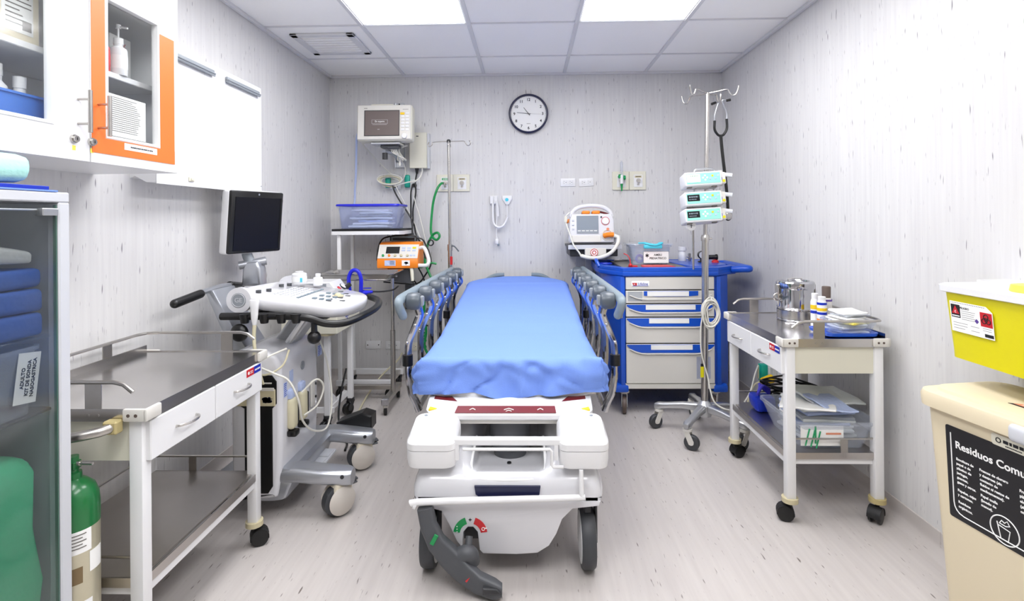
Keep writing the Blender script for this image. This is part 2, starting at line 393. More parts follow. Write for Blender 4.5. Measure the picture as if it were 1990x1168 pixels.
def bottle(name, label, x, y, z, r, h, m, capm, group=None, pump=False, cap_h=.03, bandm=None):
    t = thing(name, label, 'bottle', (x, y, z), group=group)
    obj('body', B().lathe([(0, 0), (r*.94, 0), (r, .004), (r, h*.78), (r*.9, h*.86), (r*.5, h*.93), (r*.5, h), (0, h)], (x, y, z), 24), m, t)
    if pump:
        c = B().cyl((x, y, z+h), (x, y, z+h+.018), r*.55, n=18).cyl((x, y, z+h+.018), (x, y, z+h+.05), r*.12, n=10).cyl((x, y, z+h+.05), (x, y, z+h+.062), r*.3, n=14).cyl((x, y, z+h+.056), (x+.03, y, z+h+.05), r*.12, n=8)
        obj('pump', c, capm, t)
    else: obj('cap', B().cyl((x, y, z+h), (x, y, z+h+cap_h), r*.56, n=18), capm, t)
    obj('label', B().cyl((x, y, z+h*.2), (x, y, z+h*.62), r+.0006, n=24, cap=False), bandm or 'paper', t)
    return t
zs = 1.6735
bottle('pump_bottle', 'white pump bottle on the shelf behind the orange-taped glass door', -1.275, 1.625, zs, .024, .098, 'white', 'white_matte', pump=True)
bottle('bottle', 'red bottle at the edge of the shelf behind the orange-taped door', -1.275, 1.572, zs, .013, .085, 'red', 'white', bandm='padred')
b = B().box(-1.40, -1.33, 1.66, 1.75, zs, zs+.15, .002, 1)
t = thing('carton', 'white medicine carton standing behind the pump bottle', 'box', (-1.37, 1.70, zs)); obj('box_body', b, 'paper', t)
pb = B().text('0.9%', .03, FM('E', (-1.3295, 1.70, zs+.12)), ext=.0002); obj('print', pb, 'red', t)
pp = B(FM('E', (xf_ := -1.226, 1.59, 1.535))).box(-.083, .083, -.062, .062, 0, .0006)
t = thing('printed_sheet', 'printed paper list hung inside the orange-taped glass door', 'paper', (-1.226, 1.59, 1.47)); obj('sheet', pp, 'paper', t)
pr = B(FM('E', (-1.2252, 1.59, 1.535)))
for k in range(17): pr.box(-.072+(.02 if k < 2 else 0), (.06 if k > 1 else .045)-RND.random()*.02, .052-k*.0062, .0538-k*.0062, 0, .0003)
obj('print', pr, 'dim', t)
tag(obj('packet', B().box(-1.44, -1.34, 1.50, 1.57, 1.4025, 1.43, .006), 'darkred'), 'dark red packet low in the cabinet beside the printed list', 'packet')
# left compartment
t = thing('storage_basket', 'translucent blue plastic basket on the cabinet floor behind glass', 'basket', (-1.355, 1.25, 1.4025))
b = B().rings([[(-1.355+x, 1.25+y, z) for x, y in rrect(w, l, .03)] for w, l, z in ((.17, .25, 1.4025), (.19, .285, 1.535), (.198, .292, 1.535), (.198, .292, 1.541), (.186, .28, 1.541), (.166, .245, 1.408))]); obj('tub', b, 'bluebin', t)
for k, (x, y, h, r) in enumerate(((-1.315, 1.225, .185, .026), (-1.32, 1.285, .175, .024), (-1.315, 1.342, .155, .025))):
    bottle('bottle', ['tallest white bottle in the blue basket in the wall cabinet', 'middle white bottle in the blue basket, between its two neighbours', 'shortest white bottle in the blue basket, nearest the cabinet handles'][k], x, y, 1.409, r, h, 'white', 'white_matte', 'bottles in the blue basket')
t = thing('carton', 'cream carton with printed label on the upper cabinet shelf', 'box', (-1.36, 1.32, zs)); obj('box_body', B().box(-1.42, -1.30, 1.255, 1.385, zs, zs+.24, .003, 1), 'cream', t)
obj('label', B().box(-1.2995, -1.299, 1.28, 1.365, zs+.03, zs+.17), 'paper', t)
q = B()
for k in range(9): q.box(-1.2989, -1.2986, 1.29, 1.315+RND.random()*.045, zs+.05+k*.012, zs+.053+k*.012)
q.box(-1.2989, -1.2986, 1.335, 1.36, zs+.04, zs+.065); obj('print', q, 'dim', t)
tag(obj('tub', B().lathe([(0, 0), (.045, 0), (.048, .1), (.05, .1), (.05, .125), (0, .125)], (-1.33, 1.185, zs)), 'white'), 'white round tub beside the cream carton on the cabinet shelf', 'tub')

# ================================================================== x-ray film viewer
t = thing('film_viewer', 'white wall-mounted x-ray film viewer with two grey film clips', 'x-ray viewer', (-1.46, 2.37, 1.38))
xv = -1.405; za, zb = 1.372, 1.918; ya, yb = 1.975, 2.768
obj('housing', B().prism([(XL, za+.012), (XL, zb), (xv-.004, zb), (xv-.004, za-.004), (xv-.04, za-.004), (XL+.02, za+.02)], 'y', ya, yb), 'white', t)
obj('front_panel', B().box(xv-.004, xv, ya, yb, za-.01, zb, .0015, 1), 'white', t)
for k, (c0, c1) in enumerate(((2.02, 2.333), (2.433, 2.73))):
    c = B().box(xv, xv+.014, c0, c1, 1.866, 1.892, .004, 2).box(xv, xv+.02, c0, c1, 1.872, 1.879, .002, 1).cyl((xv+.012, c0, 1.868), (xv+.012, c1, 1.868), .005, n=10)
    obj('film_clip', c, 'midgrey', t)
obj('seam', B().box(xv, xv+.0006, ya+.3, ya+.302, za, 1.9).box(xv, xv+.0006, 2.333, 2.433, 1.879, 1.881), 'ceiling_grid', t)
obj('switch', B().box(xv, xv+.006, 2.16, 2.195, 1.384, 1.402, .002, 1).box(xv+.006, xv+.009, 2.17, 2.185, 1.388, 1.398, .001, 1), 'ivory', t)
sc = B()
for y, z in ((yb-.008, 1.88), (yb-.008, 1.40)): sc.ball((xv, y, z), .003, n=5)
split('screw', sc, 'midgrey', t)

# ================================================================== glazed instrument cabinet
t = thing('glass_cabinet', 'grey metal instrument cabinet with a dark glass door at the picture edge', 'cabinet', (-1.3, .95, 0))
gx0, gx1, gy0, gy1, gz = -1.49, -1.10, .60, 1.247, 1.2875
b = B(); k = .02
b.box(gx0, gx1-.004, gy1-k, gy1, .0, gz-.02); b.box(gx0, gx1-.004, gy0, gy0+k, .0, gz-.02); b.box(gx0, gx0+.012, gy0, gy1, .0, gz-.02); b.box(gx0, gx1-.004, gy0, gy1, .04, .06)
obj('cabinet_body', b, 'lightgrey', t)
obj('top_panel', B().box(gx0, gx1, gy0, gy1, gz-.024, gz, .003, 1), 'lightgrey', t)
obj('post', B().box(gx1-.03, gx1, gy1-.03, gy1, 0, gz-.024, .003, 1), 'lightgrey', t)
obj('post', B().box(gx1-.03, gx1, gy0, gy0+.03, 0, gz-.024, .003, 1), 'lightgrey', t)
dd = obj('glass_door', B().box(gx1-.010, gx1-.004, gy0+.033, gy1-.033, .05, gz-.03), 'darkglass', t)
obj('hinge', B().box(gx1-.018, gx1+.004, gy1-.075, gy1-.034, gz-.055, gz-.038, .002, 1), 'aluminium', dd)
obj('door_edge', B().box(gx1-.0105, gx1-.0035, gy1-.0345, gy1-.032, .05, gz-.03), 'glass_edge', dd)
obj('top_rail', B().cyl((gx1-.012, gy0+.03, gz-.042), (gx1-.012, gy1-.05, gz-.042), .003, n=8), 'aluminium', dd)
for z in (.783, .955): obj('shelf', B().box(gx0+.014, gx1-.022, gy0+.022, gy1-.024, z-.006, z, .001, 1), 'charcoal' if z == .783 else 'glass', t)
# things on and in it
t = thing('wrapped_pack', 'aqua cloth-wrapped sterile pack on top of the grey cabinet', 'sterile pack', (-1.17, 1.03, gz+.012))
b = B().box(-1.29, -1.105, .88, 1.168, gz+.0155, gz+.082, .028, 3); b.sub(2).wobble(.006, 14, 2); [setattr(v.co, 'z', max(v.co.z, gz+.0128)) for v in b.bm.verts]; obj('wrap', b, 'aquacloth', t)
t = thing('folder', 'dark blue folder lying under the aqua pack', 'folder', (-1.2, 1.0, gz)); obj('cover', B().box(-1.32, -1.102, .80, 1.195, gz+.0045, gz+.0125, .001, 1), 'deep_blue', t)
obj('sheet', B().box(-1.33, -1.10, .78, 1.215, gz+.0005, gz+.0042), 'sheet_blue', t)
b = B().box(-1.32, -1.135, .95, 1.19, 0, .08, .02, 3); b.sub(2)
for v in b.bm.verts: v.co.z *= .25+.75*(1.19-v.co.y)/.24
b.wobble(.012, 17, 4); b.M = T(0, 0, 1.122); tag(obj('film_pouch', b, 'foil'), 'crumpled silver-white pouch behind the dark glass door', 'pouch')
for k, (x0, x1, z0, h, l) in enumerate(((-1.42, -1.13, 1.066, .045, 'upper blue-wrapped pack resting on the pack stack behind the dark glass'), (-1.43, -1.125, 1.012, .053, 'middle blue-wrapped pack in the stack behind the dark glass'), (-1.44, -1.125, .9555, .056, 'bottom blue-wrapped pack in the stack behind the dark glass'))):
    b = B().box(x0, x1, .95, 1.205, z0+.001, z0+h, .012, 3); b.sub(1).wobble(.003, 20, k); [setattr(v.co, 'z', max(v.co.z, z0+.0005)) for v in b.bm.verts]; tag(obj('wrapped_pack', b, 'wrap_blue'), l, 'sterile pack', 'blue packs in the glass cabinet')
t = thing('clear_box', 'clear plastic box of tubes with a printed label behind the dark glass', 'box', (-1.22, 1.08, .7835))
b = B().rings([[(-1.23+x, 1.085+y, z) for x, y in rrect(wd, l, .02)] for wd, l, z in ((.19, .20, .784), (.205, .225, .928), (.213, .233, .928), (.213, .233, .936), (.2, .22, .936), (.184, .194, .788))]); obj('tub', b, 'plastic', t)
obj('label_card', B(FM('E', (-1.1265, 1.162, .868), roll=rad(-8))).box(-.027, .027, -.056, .056, 0, .001), 'paper', t)
obj('label_print', B().text('ADULTO\nKIT DE SONDA\nNASOGASTRICA', .0115, FM('E', (-1.125, 1.163, .868), roll=rad(82)), ext=.0003, bold=.0003, spacing=1.1), 'ink', t)
for k in range(4):
    obj('coiled_tube', B().torus((-1.22, 1.08, .80+.018*k), .07-.006*k, .006, n=24, m=6), 'film', t)
b = B().box(-1.46, -1.125, .90, 1.205, .0605, .70, .05, 3); b.sub(3)
for v in b.bm.verts: v.co.y += .02*(.5-v.co.z)
b.wobble(.02, 8, 6); [setattr(v.co, 'z', max(v.co.z, .0608)) for v in b.bm.verts]; tag(obj('cloth_bundle', b, 'gown_green'), 'tall bundle of green surgical cloth in the dark glass cabinet', 'cloth')

# ================================================================== instrument carts (left and right share the design)
def caster(parent, x, y, z, r, wd, ang, forkm, wheelm, hub=None, stem=True, style='twin'):
    """swivel caster whose wheel touches z - 2r .. ; (x,y) stem axis, z = height of the mounting plate"""
    M = T(x, y, 0) @ RZ(ang)
    f = B(M); off = -r*.55
    if style == 'twin':
        f.prism([(off+math.cos(rad(a))*r*1.08, r+math.sin(rad(a))*r*1.08) for a in range(10, 171, 16)], 'y', -wd*.12, wd*.12)
        f.cyl((0, 0, r*1.6), (0, 0, z), r*.28, n=10)
        f.rings([[(off+math.cos(rad(a))*q, yy, r+math.sin(rad(a))*q) for a in range(-10, 191, 20)] for q, yy in ((r*1.06, -wd*.5), (r*1.06, wd*.5))], cap=False)
    else:
        f.cyl((0, 0, z-.012), (0, 0, z), r*.62, n=16)
        for s in (-1, 1):
            f.prism([(-.3*r, z-.012), (.45*r, z-.012), (off+r*.30, r*.8), (off, r*.72), (off-r*.3, r*.9), (off-r*.35, r*1.2)], 'y', s*wd*.62-.0015, s*wd*.62+.0015)
        f.box(-.35*r, .45*r, -wd*.62, wd*.62, z-.02, z-.01)
    c = obj('caster', f, forkm, parent)
    if style == 'twin':
        for s in (-1, 1):
            obj('wheel', B(M @ T(off, s*wd*.34, r)).lathe([(0, -wd*.16), (r*.7, -wd*.16), (r, -wd*.10), (r, wd*.10), (r*.7, wd*.16), (0, wd*.16)], M=RX(PI/2)), wheelm, c)
    else:
        obj('wheel', B(M @ T(off, 0, r)).lathe([(r*.66, -wd*.48), (r*.9, -wd*.48), (r, -wd*.3), (r, wd*.3), (r*.9, wd*.48), (r*.66, wd*.48)], M=RX(PI/2), n=28), wheelm, c)
        obj('hub', B(M @ T(off, 0, r)).lathe([(0, -wd*.5), (r*.3, -wd*.5), (r*.34, -wd*.42), (r*.7, -wd*.45), (r*.7, wd*.45), (r*.34, wd*.42), (r*.3, wd*.5), (0, wd*.5)], M=RX(PI/2), n=28), hub or forkm, c)
    return c
def instrument_cart(label, xf, xb, y0, y1, zt, angs, near_drawer_first=True):
    s = 1 if xf > xb else -1                    # side the drawers face
    lo, hi = min(xf, xb), max(xf, xb)
    t = thing('instrument_cart', label, 'cart', ((xf+xb)/2, (y0+y1)/2, 0))
    lg = .036
    top = B().box(lo+.003, hi-.003, y0+.003, y1-.003, zt-.012, zt-.004).box(lo+.0005, hi-.0005, y0, y0+.006, zt-.0335, zt-.0004).box(lo+.0005, hi-.0005, y1-.006, y1, zt-.0335, zt-.0004)
    top.box(xf-s*.006, xf, y0, y1, zt-.034, zt).box(xb, xb+s*.006, y0, y1, zt-.034, zt+.02)
    obj('table_top', top, 'tabletop', t)
    zr = zt+.068
    pts = [(xf-s*.035, y0+.004, zr-.026), (xf-s*.06, y0+.004, zr-.006), (xf-s*.085, y0+.004, zr)]
    pth = pts+[(xb+s*.05, y0+.004, zr), (xb+s*.016, y0+.016, zr), (xb+s*.004, y0+.05, zr), (xb+s*.004, y1-.05, zr), (xb+s*.016, y1-.016, zr), (xb+s*.05, y1-.004, zr), (xf-s*.085, y1-.004, zr), (xf-s*.06, y1-.004, zr-.006), (xf-s*.035, y1-.004, zr-.026)]
    r = obj('guard_rail', B().tube(pth, .0055, 8, sm=False), 'brushed', t)
    br = B(); bolt = B()
    for yy in (y0+.001, y1-.004):
        xm = xf-s*.14
        br.box(xm-.022, xm+.022, yy, yy+.003, zt-.03, zr)
        for q in (-.013, .013): bolt.cyl((xm+q, yy-.003 if yy < (y0+y1)/2 else yy, zt-.018), (xm+q, yy if yy < (y0+y1)/2 else yy+.006, zt-.018), .004, n=8)
    for f in (.33, .7): br.box(xb+s*.002, xb+s*.005, y0+(y1-y0)*f-.02, y0+(y1-y0)*f+.02, zt-.02, zr)
    split('bracket', br, 'brushed', r); split('bolt', bolt, 'steel', r)
    # box carcass below the top
    zc = zt-.145
    obj('drawer_box', B().box(min(xf-s*.022, xb+s*.012), max(xf-s*.022, xb+s*.012), y0+.012, y1-.012, zc+.004, zt-.034), 'ivory', t)
    ym = (y0+y1)/2
    for k, (a, c) in enumerate(((y0+.018, ym-.002), (ym+.002, y1-.018))):
        d = obj('drawer', B().box(min(xf-s*.022, xf+s*.002), max(xf-s*.022, xf+s*.002), a, c, zc, zt-.037, .003, 1), 'white', t)
        yc = (a+c)/2; zh = (zc+zt-.037)/2; X = xf+s*.002
        obj('handle', B().tube([(X-s*.002, yc-.045, zh), (X+s*.012, yc-.04, zh), (X+s*.024, yc-.015, zh), (X+s*.024, yc+.015, zh), (X+s*.012, yc+.04, zh), (X-s*.002, yc+.045, zh)], .0038, 8), 'steel', d)
        if (k == 1) == (s > 0):
            yy = a if s < 0 else c-.10
            yy = (c-.11) if s > 0 else a+.012
            st = B().box(min(X, X+s*.0008), max(X, X+s*.0008), yy+(.0 if s > 0 else .042), yy+(.05 if s > 0 else .09), zt-.068, zt-.042)
            obj('red_sticker', st, 'red', d)
            st = B().box(min(X, X+s*.0008), max(X, X+s*.0008), yy+(.05 if s > 0 else 0), yy+(.098 if s > 0 else .042), zt-.068, zt-.042)
            obj('blue_sticker', st, 'deep_blue', d)
            M1 = FM('E' if s > 0 else 'W', (X+s*.0012, yy+(.025 if s > 0 else .066), zt-.055)); M2 = FM('E' if s > 0 else 'W', (X+s*.0012, yy+(.074 if s > 0 else .021), zt-.055))
            obj('sticker_print', scribble(B().lathe([(0, 0), (.006, 0), (.006, .0004), (0, .0004)], n=12, M=M1 @ T(-.012, 0, 0)), M2, -.018, .018, 0, .006).box(-.002, .016, -.004, -.002, 0, .0004, M=M1).box(-.002, .016, .002, .004, 0, .0004, M=M1), 'paper', d)
    for (yy, e) in ((y0, -1), (y1, 1)):
        for (xx, sx) in ((xf, s), (xb, -s)):
            cb = B().box(xx-sx*.055, xx+sx*.010, yy-.010 if e < 0 else yy-.002, yy+.002 if e < 0 else yy+.010, zt-.032, zt+.002, .005, 2)
            cb.box(min(xx-sx*.001, xx+sx*.011), max(xx-sx*.001, xx+sx*.011), yy-.010 if e < 0 else yy-.05, yy+.05 if e < 0 else yy+.010, zt-.032, zt+.002, .005, 2)
            c_ = obj('corner_bumper', cb, 'offwhite', t)
            sc = B()
            for q in (.018, .038): sc.cyl((xx-sx*q, yy+e*.0095, zt-.015), (xx-sx*q, yy+e*.011, zt-.015), .0045, n=10)
            split('screw', sc, 'brown', c_)
            lx = xx-sx*(lg/2+.012) if sx == s else xx-sx*(lg/2+.01); ly = yy-e*(lg/2+.004)
            obj('leg', B().box(lx-lg/2, lx+lg/2, ly-lg/2, ly+lg/2, .088, zt-.034, .004, 2), 'white', t)
            obj('leg_collar', B().cyl((lx, ly, .076), (lx, ly, .094), .031, n=20), 'khaki' if sx != s else 'putty', t)
    zsf = .275
    sh = B().box(lo+.03, hi-.03, y0+.014, y1-.014, zsf-.006, zsf).box(lo+.02, hi-.02, y0+.012, y0+.016, zsf-.026, zsf).box(lo+.02, hi-.02, y1-.016, y1-.012, zsf-.026, zsf).box(xf-s*.018, xf-s*.014, y0+.03, y1-.03, zsf-.026, zsf)
    obj('lower_shelf', sh, 'shelfsteel', t)
    obj('shelf_frame', B().box(min(xf-s*.05, xf-s*.02), max(xf-s*.05, xf-s*.02), y0+.03, y1-.03, zsf-.052, zsf-.027).box(lo+.03, hi-.03, y0+.02, y0+.04, zsf-.048, zsf-.027).box(lo+.03, hi-.03, y1-.04, y1-.02, zsf-.048, zsf-.027), 'white', t)
    zr = zsf+.055
    lr = obj('lower_rail', B().tube([(xf-s*.05, y0+.014, zr), (xb+s*.06, y0+.014, zr), (xb+s*.024, y0+.03, zr), (xb+s*.016, y0+.06, zr), (xb+s*.016, y1-.06, zr), (xb+s*.024, y1-.03, zr), (xb+s*.06, y1-.014, zr), (xf-s*.05, y1-.014, zr)], .004, 8, sm=False), 'brushed', t)
    br = B()
    for yy in (y0+.012, y1-.015): br.box((lo+hi)/2-.04*s-.014, (lo+hi)/2-.04*s+.014, yy, yy+.003, zsf-.022, zr)
    split('bracket', br, 'brushed', lr)
    for k, (yy, e) in enumerate(((y0, -1), (y1, 1))):
        for j, (xx, sx) in enumerate(((xf, s), (xb, -s))):
            lx = xx-sx*(lg/2+.012) if sx == s else xx-sx*(lg/2+.01); ly = yy-e*(lg/2+.004)
            caster(t, lx, ly, .08, .031, .046, rad(angs[k*2+j]), 'rubber', 'black')
    return t
lc = instrument_cart('long steel-topped white instrument cart beside the left wall, tabletop empty', -1.005, -1.462, 1.362, 1.985, .727, (30, 80, -150, 40))
xh = -1.20
obj('push_handle', B().tube([(-1.08, 1.362, .685), (-1.08, 1.34, .685), (-1.10, 1.31, .683), (-1.17, 1.278, .68), (-1.27, 1.278, .68), (-1.34, 1.31, .683), (-1.36, 1.34, .685), (-1.36, 1.362, .685)], .0125, 12), 'brushed', lc)
split('handle_clip', B().box(-1.10, -1.062, 1.335, 1.362, .668, .702, .004, 1).box(-1.378, -1.34, 1.335, 1.362, .668, .702, .004, 1), 'khaki', lc)

# ================================================================== oxygen cylinder
cx, cy = -1.147, 1.302
t = thing('oxygen_cylinder', 'small green-shouldered silver oxygen cylinder standing behind the dark glass cabinet', 'gas cylinder', (cx, cy, 0)); r = .055
obj('cylinder_body', B().lathe([(0, 0), (r*.9, 0), (r, .008), (r, .478), (0, .478)], (cx, cy, 0), 32), 'cylinder', t)
obj('shoulder', B().lathe([(0, .46), (r*1.005, .46), (r*1.005, .505), (r*.97, .53), (r*.82, .553), (r*.55, .568), (r*.36, .575), (r*.34, .59), (0, .59)], (cx, cy, 0), 32), 'oxygen_green', t)
v = obj('valve', B().cyl((cx, cy, .585), (cx, cy, .63), .013, n=14).box(cx-.014, cx+.014, cy-.012, cy+.012, .598, .618, .002, 1), 'oxygen_green', t)
obj('valve_key', B().cyl((cx, cy, .612), (cx+.055, cy-.004, .613), .0035, n=8).cyl((cx+.012, cy, .612), (cx+.02, cy, .612), .007, n=10), 'steel', v)
def band(z0, z1, a0, a1, rr=.0556): 
    return B().rings([[(cx+q*math.cos(rad(a)), cy+q*math.sin(rad(a)), z) for z in (z0, z1)][::1]+[(cx+(q-.0006)*math.cos(rad(a)), cy+(q-.0006)*math.sin(rad(a)), z) for z in (z1, z0)] for q, a in [(rr, a0+(a1-a0)*k/14) for k in range(15)]])
obj('data_label', band(.405, .46, -150, -10), 'paper', t)
obj('rust_patch', band(.332, .372, -140, -30), 'rust', t); obj('worn_sticker', band(.35, .40, -14, 25), 'paper', t); obj('tape_band', band(.235, .285, -170, -8), 'white_matte', t)
p_ = B()
for k in range(5):
    p_.rings([[(cx+.0564*math.cos(rad(a)), cy+.0564*math.sin(rad(a)), z) for z in (.418+k*.008, .4205+k*.008)]+[(cx+.0558*math.cos(rad(a)), cy+.0558*math.sin(rad(a)), z) for z in (.4205+k*.008, .418+k*.008)] for a in range(-70, -14-(k*11) % 20, 8)])
obj('label_print', p_, 'dim', t)
# ================================================================== ultrasound machine
t = thing('ultrasound_machine', 'white ultrasound machine on large casters with a black flat monitor', 'ultrasound machine', (-1.05, 2.35, 0))
# --- body: a rounded tower; its near side carries the black trim
ym0, ym1 = 2.125, 2.50
side = [(-1.19, .12), (-1.17, .085), (-1.03, .085), (-1.0, .12), (-.985, .30), (-.985, .58), (-1.0, .65), (-1.04, .685), (-1.10, .698), (-1.16, .685), (-1.19, .62)]
def ss(poly, k=4):
    P = [Vector((p[0], p[1], 0)) for p in poly]; n = len(P); o = []
    for i in range(n):
        a, b, c, d = P[i-1], P[i], P[(i+1) % n], P[(i+2) % n]
        for j in range(k):
            u = j/k; q = .5*((2*b)+(c-a)*u+(2*a-5*b+4*c-d)*u*u+(3*b-a-3*c+d)*u**3); o.append((q.x, q.y))
    return o
poly = ss(side)
obj('tower', B().prism(poly, 'y', ym0, ym1, .02, 3), 'white_gloss', t)
cxm = -1.088
def insetp(f, fz, zc=.38): return [(cxm+(x-cxm)*f, zc+(z-zc)*fz) for x, z in poly]
# black vertical bay in the near side panel
blk = obj('side_bay', B().prism([(-1.135, .14), (-1.115, .11), (-1.04, .11), (-1.02, .14), (-1.02, .455), (-1.002, .475), (-1.002, .565), (-1.02, .59), (-1.155, .59), (-1.172, .565), (-1.172, .475), (-1.135, .455)], 'y', ym0-.003, ym0+.01, .002, 1), 'black', t)
obj('printer_slot', B().box(-1.169, -1.006, ym0-.006, ym0, .465, .535, .003, 1), 'putty', blk)
obj('printer_panel', B().box(-1.165, -1.01, ym0-.0075, ym0-.005, .528, .541, .001, 1).box(-1.075, -1.02, ym0-.0075, ym0-.005, .557, .562), 'offwhite', blk)
st = B()
for k in range(22): st.box(-1.06+RND.random()*.03, -1.045+RND.random()*.03, ym0-.0072, ym0-.0062, .478+RND.random()*.022, .482+RND.random()*.022)
obj('asset_sticker', st, 'mattress_navy', blk)
# second rounded module behind it (aisle side rear)
obj('front_module', B().prism(ss([(-1.10, .14), (-1.09, .10), (-1.0, .10), (-.985, .14), (-.975, .35), (-.985, .60), (-1.0, .645), (-1.05, .668), (-1.10, .645)]), 'y', 2.37, 2.535, .03, 3), 'white_gloss', t)
# probe connectors on the aisle side
for k, y in enumerate((2.20, 2.30, 2.42)):
    if k < 2:
        pc = obj('probe_connector', B().box(-.99, -.955, y-.026, y+.026, .345, .475, .016, 3), 'cord_cream', t)
        obj('connector_tab', B().box(-.99, -.965, y-.022, y+.024, .472, .512, .008, 2), 'packet_blue', pc)
        obj('lock_lever', B().box(-.985, -.945, y-.03, y+.014, .318, .345, .008, 2), 'black', pc)
        obj('grip_side', B().box(-.985, -.957, y+.027, y+.034, .36, .46, .003, 1), 'charcoal', pc)
    else: obj('port', B().box(-.983, -.972, y-.02, y+.02, .36, .48, .004, 1), 'offwhite', t)
dk = B()
for y, z in ((2.44, .46), (2.44, .40), (2.44, .35)): dk.cyl((-.975, y, z), (-.968, y, z), .006, n=12)
split('socket', dk, 'charcoal', t)
bd = obj('round_badge', B().lathe([(0, 0), (.019, 0), (.019, .003), (0, .004)], M=T(-.985, 2.33, .575) @ RY(PI/2)), 'midgrey', t)
stx = B()
for (y, z, w_, h_) in ((2.145, .52, .03, .06), (2.20, .56, .035, .05), (2.475, .60, .05, .05)): stx.box(-.9745 if y > 2.4 else -.984, -.9735 if y > 2.4 else -.983, y, y+w_, z-h_/2, z+h_/2)
split('sticker', stx, 'packet_blue', t)
bx = B()
for k in range(7): bx.box(-.9834, -.9828, 2.15, 2.166+RND.random()*.012, .495+k*.008, .498+k*.008)
for k in range(6): bx.box(-.9734, -.9728, 2.48, 2.50+RND.random()*.02, .578+k*.008, .581+k*.008)
tp = B(FM('U', (-1.045, 2.26, .6865)))
for k in range(4): tp.box(-.02, .02, -.02+k*.012, -.016+k*.012, 0, .001)
obj('sticker_print', bx, 'deep_blue', t)
for ch in t.children: ch.location.x -= (.05 if ch.name.startswith('front_module') else .022)
# --- chassis: lower silver skirt, two legs with casters
obj('chassis', B().prism(ss([(-1.20, .11), (-1.16, .07), (-1.02, .07), (-.985, .11), (-.975, .2), (-1.2, .2)]), 'y', 2.14, 2.60, .015, 2), 'silver', t)
for y, x1 in ((2.185, -.735), (2.585, -.765)):
    P = [(-1.04, .20, .05), (-.95, .203, .052), (-.86, .194, .05), (x1-.02, .188, .044), (x1, .185, .032)]
    rs = []
    for x, z, hw in P: rs.append([(x, y+a, z-.032+b) for a, b in rrect(hw*2, .062, .024, 4)])
    lgp = obj('leg', B().rings(rs), 'silver', t)
    obj('leg_bolt', B().cyl((x1-.03, y-.047, .17), (x1-.03, y-.043, .17), .008, n=12), 'charcoal', lgp)
    # big covered caster
    M = T(x1-.055, y, 0) @ RZ(rad(48 if y < 2.4 else 35))
    c = obj('caster', B(M).prism([(-.032, .135), (.038, .135), (.045, .07), (.025, .035), (-.02, .03), (-.05, .06)], 'y', -.034, .034, .012, 3).cyl((0, 0, .13), (0, 0, .158), .022, n=16), 'cream', t)
    obj('wheel', B(M @ T(-.012, 0, .062)).lathe([(0, -.024), (.05, -.024), (.062, -.016), (.062, .016), (.05, .024), (0, .024)], M=RX(PI/2), n=32), 'tyre', c)
    for s in (-1, 1): obj('wheel_cover', B(M @ T(-.008, s*.037, .066)).lathe([(0, -.004), (.05, -.004), (.058, 0), (.05, .006), (0, .009)], M=RX(-s*PI/2), n=28), 'lightgrey' if 0 else 'dust', c)
    obj('brake_lever', B(M).box(.02, .075, -.018, .018, .118, .128, .004, 2).box(.03, .07, -.022, .022, .108, .116, .003, 1), 'darkgrey', c)
for y, xx in ((2.20, -1.30), (2.55, -1.30)): caster(t, xx, y, .12, .05, .03, rad(40), 'lightgrey', 'tyre', 'offwhite', style='fork')
obj('rear_beam', B().box(-1.33, -1.17, 2.17, 2.58, .115, .15, .01, 2), 'silver', t)
fr = B().box(-.99, -.93, 2.235, 2.53, .105, .118, .003, 1)
for k in range(3): fr.box(-.985, -.935, 2.24+k*.1, 2.32+k*.1, .118, .123, .002, 1)
obj('foot_tread', fr, 'lightgrey', t)
obj('pedal', B().prism([(-.95, .17), (-.79, .17), (-.79, .235), (-.84, .25), (-.97, .2)], 'y', 2.63, 2.72, .006, 1), 'black', t)
# --- console arm
obj('support_arm', B().prism([(-1.20, .585), (-1.13, .56), (-.965, .775), (-.99, .835), (-1.02, .835)], 'y', 2.31, 2.42, .01, 2), 'silver', t)
obj('arm_link', B().tube([(-1.10, 2.30, .62), (-.975, 2.30, .80)], .014, 8, sm=False), 'aluminium', t)
# --- console (operator faces it from the aisle)
con = [(-1.235, 2.17), (-.88, 2.155), (-.79, 2.20), (-.755, 2.30), (-.755, 2.46), (-.80, 2.56), (-.90, 2.60), (-1.18, 2.60), (-1.235, 2.56)]
def zc_(x): return .890+.045*(-.86-x)/.35
pts = ss(con, 4)
rs = []
for f, dz in ((.93, -.052), (.985, -.04), (1.0, -.022), (.995, -.006), (.97, 0)):
    rs.append([(-1.0+(x+1.0)*f, 2.38+(y-2.38)*f, zc_(x)-.02+dz) for x, y in pts])
co = obj('console', B().rings(rs), 'white_gloss', t, ang=50)
for y in (2.15, 2.60):
    e = obj('console_end', B().cyl((-1.185, y-.012, .893), (-1.185, y+.012, .893), .052, n=32), 'white_gloss', t)
    if y < 2.4:
        obj('monogram_disc', B().cyl((-1.185, y-.0145, .893), (-1.185, y-.012, .893), .030, n=32), 'midgrey', e)
        g_ = B().torus((-1.185, y-.0148, .893), .0265, .0014, axis='y', n=32, m=6)
        g_.text('GE', .026, FM('S', (-1.185, y-.0149, .893)), ext=.0006)
        obj('monogram', g_, 'lightgrey', e)
key = B(); keyd = B(); keyb = B(); tops = lambda x: zc_(x)-.019
def pad(b, x, y, w_, h_, d=.005): b.box(x-w_/2, x+w_/2, y-h_/2, y+h_/2, tops(x)-.002, tops(x)+d, .0015, 1)
for i in range(9):
    for j in range(4): pad(key, -1.10+j*.024, 2.27+i*.026, .017, .019, .002)
for i in range(8): pad(keyb, -.985, 2.25+i*.036, .012, .026, .004)
